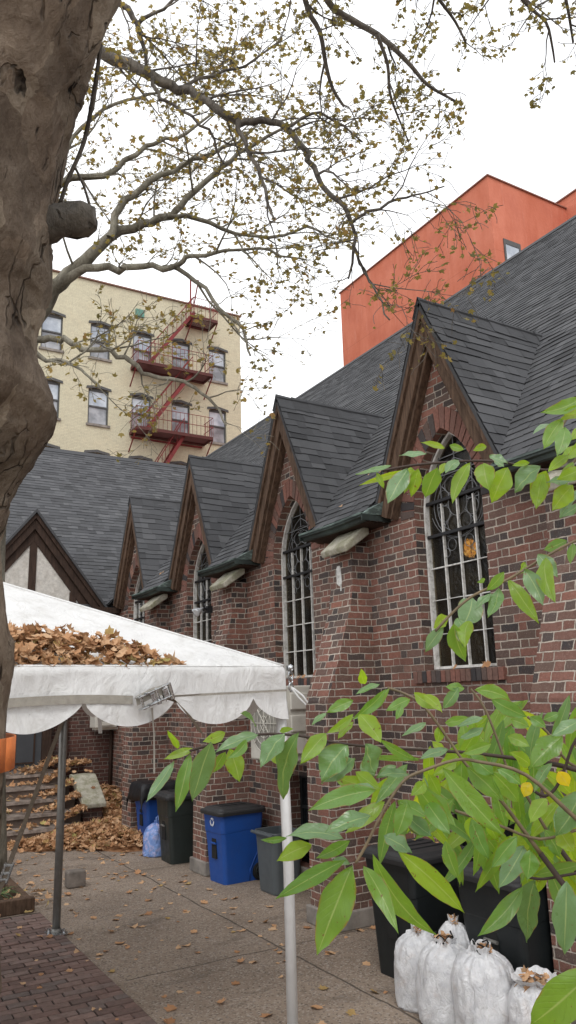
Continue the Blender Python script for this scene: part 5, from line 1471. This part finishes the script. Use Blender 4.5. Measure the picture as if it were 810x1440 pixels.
wb.build('branches', M['bark_dark'], nt_, smooth=True); lb.build('leaves', M['treeleaf'], nt_)
# orange strap around the trunk
b = MB(); i0 = None
osx = []
cen = at(4, 1062, TD) - CR*(RP+.05)
for k in range(49):
    a = 2*math.pi*k/48; d = CR*math.cos(a)+V((CF.x, CF.y, 0)).normalized()*math.sin(a)
    osx.append(cen+d*(RP+.05+.004))
b.ribbon(osx, [V((0, 0, 1))]*49, .080)
tag(b.build('orange_strap', M['orange'], None, smooth=True, th=.006), 'orange webbing strap tied around the plane tree trunk', 'strap')

# far plane tree with pale limbs, spreading in front of the cream building
ft = thing('plane_tree', 'pale-limbed plane tree spreading its sparse autumn crown before the cream building', 'tree', tuple(at(-25, 1250, 9.5)[:2])+(0,))
base = at(-25, 1250, 9.5); base.z = 0
tr = smooth_path([(V((base.x, base.y, -.02)), .30), (at(-26, 1000, 9.5), .27), (at(-22, 760, 9.5), .25), (at(-5, 600, 9.5), .22), (at(35, 475, 9.5), .17)], 5)
b = MB(); b.tube([p[0] for p in tr], [p[1] for p in tr], 14); b.build('trunk', M['bark_pale'], ft, smooth=True)
wb, lb, wd_, = MB(), MB(), MB()
FAR = [([(35, 475, 18), (60, 430, 16), (85, 398, 14), (120, 366, 12), (155, 334, 9.5), (200, 315, 8), (240, 303, 7), (262, 280, 6), (300, 245, 5), (335, 218, 4), (380, 190, 3), (420, 170, 2)], 9.5, .4, 1.),
       ([(155, 334, 8), (168, 292, 7), (200, 262, 6), (240, 240, 5), (285, 222, 4), (335, 200, 3), (365, 170, 2)], 9.5, .6, 1.),
       ([(85, 398, 10), (120, 378, 8), (165, 379, 7), (200, 375, 6), (240, 374, 5.5), (262, 362, 4.5), (290, 358, 4), (330, 350, 3), (380, 352, 2.4), (430, 365, 1.6)], 9.4, -.4, 1.),
       ([(240, 374, 4.5), (275, 395, 4), (310, 435, 3.4), (340, 465, 2.8), (352, 500, 2)], 9.3, -.4, 1.),
       ([(35, 475, 10), (60, 477, 7), (92, 478, 6), (115, 491, 5.6), (145, 491, 5.2), (175, 502, 5), (196, 520, 4.6), (216, 530, 4.2), (250, 535, 3.8), (276, 546, 3.4), (300, 568, 2.6), (318, 598, 1.8)], 9.3, -.6, 1.),
       ([(35, 475, 8), (65, 505, 4), (95, 510, 3.4), (122, 526, 2.4), (142, 545, 1.5)], 9.2, -.3, 1.),
       ([(20, 520, 12), (45, 380, 8), (80, 262, 7), (145, 247, 6), (176, 225, 5), (220, 200, 4), (262, 188, 3), (310, 150, 2)], 9.8, .4, 1.),
       ([(45, 380, 6), (62, 300, 5), (90, 215, 4), (130, 165, 3.5), (180, 140, 3), (225, 130, 2.4), (270, 95, 1.6)], 9.8, .8, 1.1),
       ([(235, 304, 5), (280, 308, 4.4), (330, 325, 3.6), (380, 335, 3), (430, 322, 2.4), (470, 335, 1.6)], 9.6, .3, 1.)]
for P, d0, dd, k in FAR:
    q = smooth_path(path(P, d0, dd), 3, d0+len(P)*3.3+P[-1][0]); q = [(p, r_*.74) for p, r_ in q]; wb.tube([p[0] for p in q], [p[1] for p in q], 8, cap=False)
    grow(wb, lb, q, 1, 3, .27, 1.05, .24, .60, .20, (.055, .115), .35)
DARK = [([(-10, 10, 16), (60, 40, 14), (118, 64, 12), (180, 90, 11), (215, 108, 10), (252, 125, 9), (290, 142, 8), (320, 164, 8), (345, 172, 7), (380, 170, 6.2), (402, 180, 6), (425, 205, 6), (440, 236, 5.5), (460, 270, 5), (484, 290, 4.8), (496, 320, 3.8), (497, 358, 2.8), (490, 392, 1.8)], 8.2, -.6),
        ([(335, 170, 5), (350, 210, 4.2), (368, 250, 3.6), (378, 288, 2.8), (386, 308, 2)], 7.8, -.2),
        ([(496, 312, 3.4), (520, 296, 3), (560, 280, 2.4), (592, 274, 1.6), (625, 262, 1.2)], 7.6, .0),
        ([(215, 108, 4), (226, 140, 3.6), (246, 148, 3.2), (272, 166, 2.8), (300, 196, 2.4), (315, 230, 1.8)], 8., .0),
        ([(497, 345, 2.8), (512, 382, 2.4), (530, 412, 2), (548, 450, 1.4)], 7.6, -.2),
        ([(402, 180, 3.4), (440, 160, 2.8), (470, 170, 2.2), (510, 200, 1.6)], 7.8, .0),
        ([(140, -20, 7), (158, 3, 6.4), (180, 12, 6), (192, 35, 5), (202, 62, 4), (205, 92, 3)], 8.2, 0),
        ([(192, 35, 4), (230, 10, 3), (262, -8, 2.4), (310, -15, 1.6)], 8.2, .2),
        ([(252, 125, 4), (300, 105, 3.2), (345, 95, 2.4), (390, 60, 1.6)], 8., .3)]
for P, d0, dd in DARK:
    q = smooth_path(path(P, d0, dd), 3, d0+len(P)*3.1+P[-1][0], .05); q = [(p, r_*.74) for p, r_ in q]; wd_.tube([p[0] for p in q], [p[1] for p in q], 8, cap=False)
    grow(wd_, lb, q, 1, 3, .24, .90, .27, .52, .14, (.05, .10), .5)
# link the dark limb back to the trunk, up behind the near tree
lk = smooth_path([(at(20, 520, 9.6), .2), (at(-40, 300, 9.2), .18), (at(-60, 100, 8.6), .15), (at(-10, 10, 8.2), .125)], 4)
wd_.tube([p[0] for p in lk], [p[1] for p in lk], 8)
wb.build('pale_branches', M['bark_pale'], ft, smooth=True); wd_.build('dark_branches', M['bark_dark'], ft, smooth=True); lb.build('leaves', M['treeleaf'], ft)

# ------------------------------------------------------------------ foreground shrub
sh = thing('cherry_shrub', 'green leafy cherry shrub reaching in from the right over the bins', 'shrub', (1.95, .35, 0))
sb, sl2 = MB(), MB()
STEMS = [([(1000, 700, 5), (880, 650, 4), (768, 661, 2.2), (714, 651, 2), (668, 648, 1.9), (615, 651, 1.8), (576, 655, 1.6), (538, 662, 1.2)], 1.75, .0, 1),
         ([(980, 500, 4), (860, 545, 2.6), (806, 580, 2), (790, 600, 1.6), (783, 612, 1.2)], 1.75, .0, 0),
         ([(1000, 640, 4), (850, 610, 2.4), (815, 640, 1.8), (800, 660, 1.4)], 1.7, 0, 0),
         ([(990, 700, 4), (880, 735, 2.6), (806, 762, 2), (757, 789, 1.9), (714, 815, 1.8), (676, 832, 1.6), (655, 845, 1.5), (632, 866, 1.3), (612, 888, 1.)], 1.6, 0, 0),
         ([(960, 1150, 8), (820, 1085, 4.5), (690, 1062, 3), (620, 1056, 2.6), (520, 1050, 2.2), (470, 1044, 2), (430, 1036, 1.9), (380, 1032, 1.8), (330, 1038, 1.6), (290, 1049, 1.4), (262, 1058, 1.2), (245, 1068, 1.)], 1.55, .12, 1),
         ([(760, 1200, 4), (700, 1120, 3.2), (657, 1077, 2.6), (630, 1039, 2.2), (596, 993, 1.9), (570, 976, 1.6), (545, 967, 1.2)], 1.5, .1, 0),
         ([(770, 1170, 3.4), (735, 1110, 2.6), (714, 1081, 2.2), (703, 1050, 2), (687, 1008, 1.7), (675, 985, 1.4), (662, 969, 1.1)], 1.6, .1, 0),
         ([(960, 1280, 8), (820, 1160, 4), (740, 1090, 3.2), (672, 1071, 2.8), (640, 1069, 2.6), (592, 1085, 2.5), (570, 1096, 2.4), (550, 1122, 2.4), (531, 1156, 2.2), (514, 1190, 2), (500, 1214, 1.8)], 1.42, -.05, 0),
         ([(1000, 900, 6), (850, 1000, 3.4), (810, 1040, 2.8), (793, 1084, 2.8), (780, 1110, 3), (764, 1119, 3), (742, 1106, 2.4), (738, 1104, 1.5)], 1.55, 0, 1),
         ([(940, 1230, 5), (840, 1225, 2.4), (800, 1230, 1.8), (765, 1236, 1.5), (745, 1234, 1.2)], 1.5, 0, 1),
         ([(990, 1120, 5), (830, 1085, 2.6), (790, 1062, 2), (770, 1030, 1.7), (742, 1008, 1.3)], 1.6, .0, 0),
         ([(940, 1450, 8), (880, 1380, 4), (835, 1352, 3)], 1.15, 0, 0),
         ([(930, 1180, 5), (830, 1165, 3), (760, 1180, 2.2), (700, 1160, 1.8), (640, 1140, 1.4)], 1.5, 0, 0)]
root = V((1.95, .35, 0))
allst = []
for P, d0, dd, dk in STEMS:
    q = smooth_path(path(P, d0, dd), 4)
    q = [(p, r_*1.0) for p, r_ in q]
    sb.tube([p[0] for p in q], [max(.0014, p[1]*.82) for p in q], 6, .5, dk); allst.append(q)
# main stems, out of frame, from the ground up
for q in allst:
    e = q[0][0]; r0 = q[0][1]
    if e.z < .3: continue
    mid = V((root.x*.55+e.x*.45+rnd.uniform(-.06, .06), root.y*.55+e.y*.45, e.z*.5))
    g = smooth_path([(root+V((rnd.uniform(-.06, .06), rnd.uniform(-.06, .06), -.02)), r0*2.2), (mid, r0*1.6), (e, r0)], 5)
    sb.tube([p[0] for p in g], [p[1] for p in g], 7, .5, 1)
sb.build('stems', [M['stem'], M['stem_dk']], sh, smooth=True)
def cherry_leaf(b, p0, p1, width, tint, face=None, bend=.12, fold=.25, wave=.04, pet=None):
    p0, p1 = V(p0), V(p1); ax = p1-p0; L_ = ax.length; ax = ax.normalized()
    f = V(face) if face is not None else (EYE-(p0+p1)/2).normalized()
    f = (f-ax*f.dot(ax)).normalized(); sd_ = ax.cross(f)
    n, m_ = 14, 6; vs = []; uvs = []; sx = rnd.uniform(0, 99); sb_ = rnd.uniform(-.06, .06)*L_
    for i in range(n+1):
        t = i/n
        wv_ = (math.sin(math.pi*t**.92)**.90)*(1-.16*t**3) if 0 < t < 1 else 0
        if t > .86: wv_ *= .45+.55*(1-t)/.14
        wv_ = max(wv_, 0.)*1.06
        c = p0+ax*(L_*t)+f*(bend*L_*4*t*(1-t)*.5) + sd_*(sb_*4*t*(1-t))
        for j in range(m_+1):
            s = j/m_*2-1
            ser = 1+ (.035*math.sin(t*95) if abs(s) == 1 else 0) + (.10*mn.noise(V((t*7, s*3, sx))) if abs(s) == 1 else 0)
            o_ = s*width*.5*wv_*ser
            lift = fold*abs(o_)*(1) + wave*width*math.sin(t*13+sx+(2 if s > 0 else 0))*abs(s)**2 + .10*width*mn.noise(V((t*4.5, s*1.6, sx)))
            q = c+sd_*o_+f*lift; vs.append(q); uvs.append((j/m_, t))
    fs = [(i*(m_+1)+j, i*(m_+1)+j+1, (i+1)*(m_+1)+j+1, (i+1)*(m_+1)+j) for i in range(n) for j in range(m_)]
    b.add(vs, fs, tint, 0, uvs)
TI = {'g': .06, 'n': .34, 'y': .56, 'Y': .97, 's': .0}  # g and s leaves get sky sheen by colour, y leaves get backlight
LV = """586 662 504 683 9 y|529 664 540 687 9 y|550 655 500 667 13 g|573 659 545 708 26 g|578 657 568 694 18 y|588 659 578 699 16 y|615 657 598 701 24 n|600 638 561 641 13 g
626 630 592 622 10 y|645 647 626 666 16 g|626 651 619 667 10 y|661 651 636 708 18 y|632 626 653 632 10 n|684 628 665 634 10 y|680 651 688 690 26 y|714 657 691 708 28 y|688 641 714 651 14 s|695 647 709 657 14 s
760 655 724 693 30 g|745 651 720 655 8 y|768 662 749 708 24 y|764 666 754 716 22 y|818 659 783 674 18 y|810 674 768 678 18 g|806 682 777 718 26 y|818 689 787 728 22 g|818 708 789 728 16 g
818 559 760 580 18 n|818 574 787 582 12 y|791 590 764 632 20 n|795 601 783 643 20 n|776 597 749 611 9 s|818 601 802 620 12 y|818 628 787 647 16 y|822 586 785 592 10 y|825 613 798 640 16 y|800 640 770 664 14 y|806 650 790 690 16 n
797 760 764 774 16 n|756 779 784 812 22 g|768 784 781 848 24 y|737 800 764 852 22 g|739 791 730 808 10 y|714 814 758 877 20 y|709 804 684 831 14 n|682 814 671 819 6 n|701 827 686 869 20 g|691 835 668 858 14 g|664 840 648 884 32 g|643 869 650 911 22 g|660 873 654 912 20 y|630 866 609 884 16 y|624 882 598 917 18 g|638 877 655 930 24 n|806 764 802 793 12 n
548 968 500 1010 14 n|534 962 500 977 10 g|513 962 508 940 12 y|508 1006 536 1042 18 y|577 983 542 1000 14 n|565 991 557 1012 10 n|582 974 620 997 16 y|596 977 622 1002 14 y|645 966 622 997 16 g|653 968 626 966 12 n|668 970 718 985 20 n|691 983 741 1008 20 n|626 1016 660 1008 14 n|680 1010 642 1023 13 g|680 1023 645 1039 14 g|599 1016 565 1035 12 g|619 1020 615 1046 14 y|691 1046 649 1060 14 n|630 1054 590 1067 14 g|626 1058 607 1042 12 y
515 1046 527 1088 36 g|557 1077 529 1094 16 g|592 1067 508 1065 8 n|500 1085 536 1111 18 y|500 1104 527 1109 14 g|622 1079 710 1176 30 n|657 1079 707 1127 26 n|661 1062 695 1090 22 n|691 1085 730 1129 24 n|699 1081 733 1104 18 n|588 1104 642 1165 24 n|565 1142 607 1176 24 g|573 1127 557 1176 24 n|603 1088 619 1119 16 y|596 1100 577 1119 16 y
745 1077 716 1058 18 y|791 1035 745 1081 30 n|818 1012 776 1035 20 g|764 1012 787 1002 12 n|745 1008 768 1023 14 n|714 1035 745 1050 16 y|718 1012 745 1023 16 n|745 1100 737 1121 16 Y|785 1085 800 1106 18 Y|776 1073 751 1115 14 g|818 1111 781 1176 34 g|768 1123 745 1157 20 y|714 1134 726 1157 14 y|668 1146 661 1180 18 y
600 1128 634 1174 24 n|626 1182 645 1237 18 n|561 1198 653 1284 28 y|662 1151 688 1209 22 n|727 1176 691 1221 20 n|737 1190 700 1250 28 g|737 1195 732 1244 10 n|745 1195 741 1237 26 n|735 1247 671 1317 22 n|752 1237 740 1326 36 g|779 1213 756 1190 20 y|797 1239 794 1343 36 g|818 1216 750 1231 18 n|807 1128 781 1172 30 g|766 1167 787 1206 22 n|787 1167 807 1198 24 y
838 1362 745 1442 50 n|496 1217 446 1343 44 n|486 1209 386 1265 22 n|483 1179 402 1176 26 g|404 1178 366 1181 8 n|438 1188 389 1211 22 y|521 1147 457 1171 26 g|492 1182 444 1207 16 n|492 1214 466 1211 14 g|529 1111 433 1140 24 n|534 1108 472 1092 20 y|499 1066 452 1102 36 g|509 1070 527 1092 22 g|576 1089 531 1091 18 g|569 1147 607 1176 24 g|559 1127 602 1150 18 n|540 1175 579 1201 28 g|524 1201 614 1314 28 n|511 1217 560 1313 22 n|585 1105 633 1169 24 n
245 1070 205 1128 16 g|267 1060 247 1142 20 n|297 1043 270 1127 32 g|250 1053 235 1027 12 y|273 1053 230 1068 11 y|363 1033 302 1058 19 g|317 1030 285 1043 14 y|323 1053 337 1100 24 y|317 1057 300 1087 15 n|347 1040 320 1067 13 n|360 1022 338 1003 15 g|400 1032 367 1080 34 g|420 1030 399 1124 36 g|380 1060 400 1078 14 y|393 1028 413 1025 8 y|459 1031 422 1075 22 y|489 1048 452 1099 38 g|494 1067 482 1078 14 g|532 1110 470 1095 22 y|543 969 494 1012 15 n|497 985 459 1002 15 n|459 1003 438 1020 9 g|497 1004 459 1031 12 y|505 1004 536 1045 24 y|497 1015 475 1040 12 y|535 1040 590 1070 12 n"""
cnt = 0
for tok in LV.replace('\n', '|').split('|'):
    a = tok.split(); bx, by, tx, ty, wd = map(float, a[:5]); k = a[5]
    ln = math.hypot(tx-bx, ty-by)
    dp = 1.62 if by < 900 else (1.50 if bx > 430 else 1.60)
    dp += rnd.uniform(-.07, .07) - (.10 if ln > 95 else 0) - (.25 if by > 1325 and bx > 800 else 0)
    tilt = rnd.uniform(-.10, .10)*ln/100
    p0, p1 = at(bx, by, dp), at(tx, ty, dp-.02+tilt)
    fc = (EYE-p0).normalized()
    if k in 'gs': fc = fc*.75+V((0, 0, .75))
    else: fc = fc+V((0, 0, rnd.uniform(-.15, .35)))
    fc += CR*rnd.uniform(-.5, .5)
    wm = wd*dp/FPX*1.06
    cherry_leaf(sl2, p0, p1, wm, min(1, max(0, TI[k]+rnd.uniform(-.06, .10))), fc, rnd.uniform(-.05, .16), rnd.uniform(.05, .35), rnd.uniform(.02, .07))
# inner leaves filling the mass of the shrub, farther back
for k in range(155):
    bx, by = rnd.uniform(525, 830), rnd.uniform(975, 1235)
    if by > 1130+ (bx-520)*.42 or by < 1180-(bx-420)*.75: continue
    dp = rnd.uniform(1.62, 2.05); ang = R(rnd.uniform(35, 145)); ln = rnd.uniform(50, 100)
    p0 = at(bx, by, dp); p1 = at(bx+math.cos(ang)*ln, by+math.sin(ang)*ln, dp+rnd.uniform(-.05, .05))
    fc = (EYE-p0).normalized()+V((0, 0, rnd.uniform(-.1, .6)))+CR*rnd.uniform(-.5, .5)
    cherry_leaf(sl2, p0, p1, rnd.uniform(14, 22)*dp/FPX*1.05, min(1, max(0, rnd.gauss(.44, .15))), fc, rnd.uniform(-.05, .2), rnd.uniform(.1, .35))
sl2.build('leaves', M['shrubleaf'], sh, smooth=True)
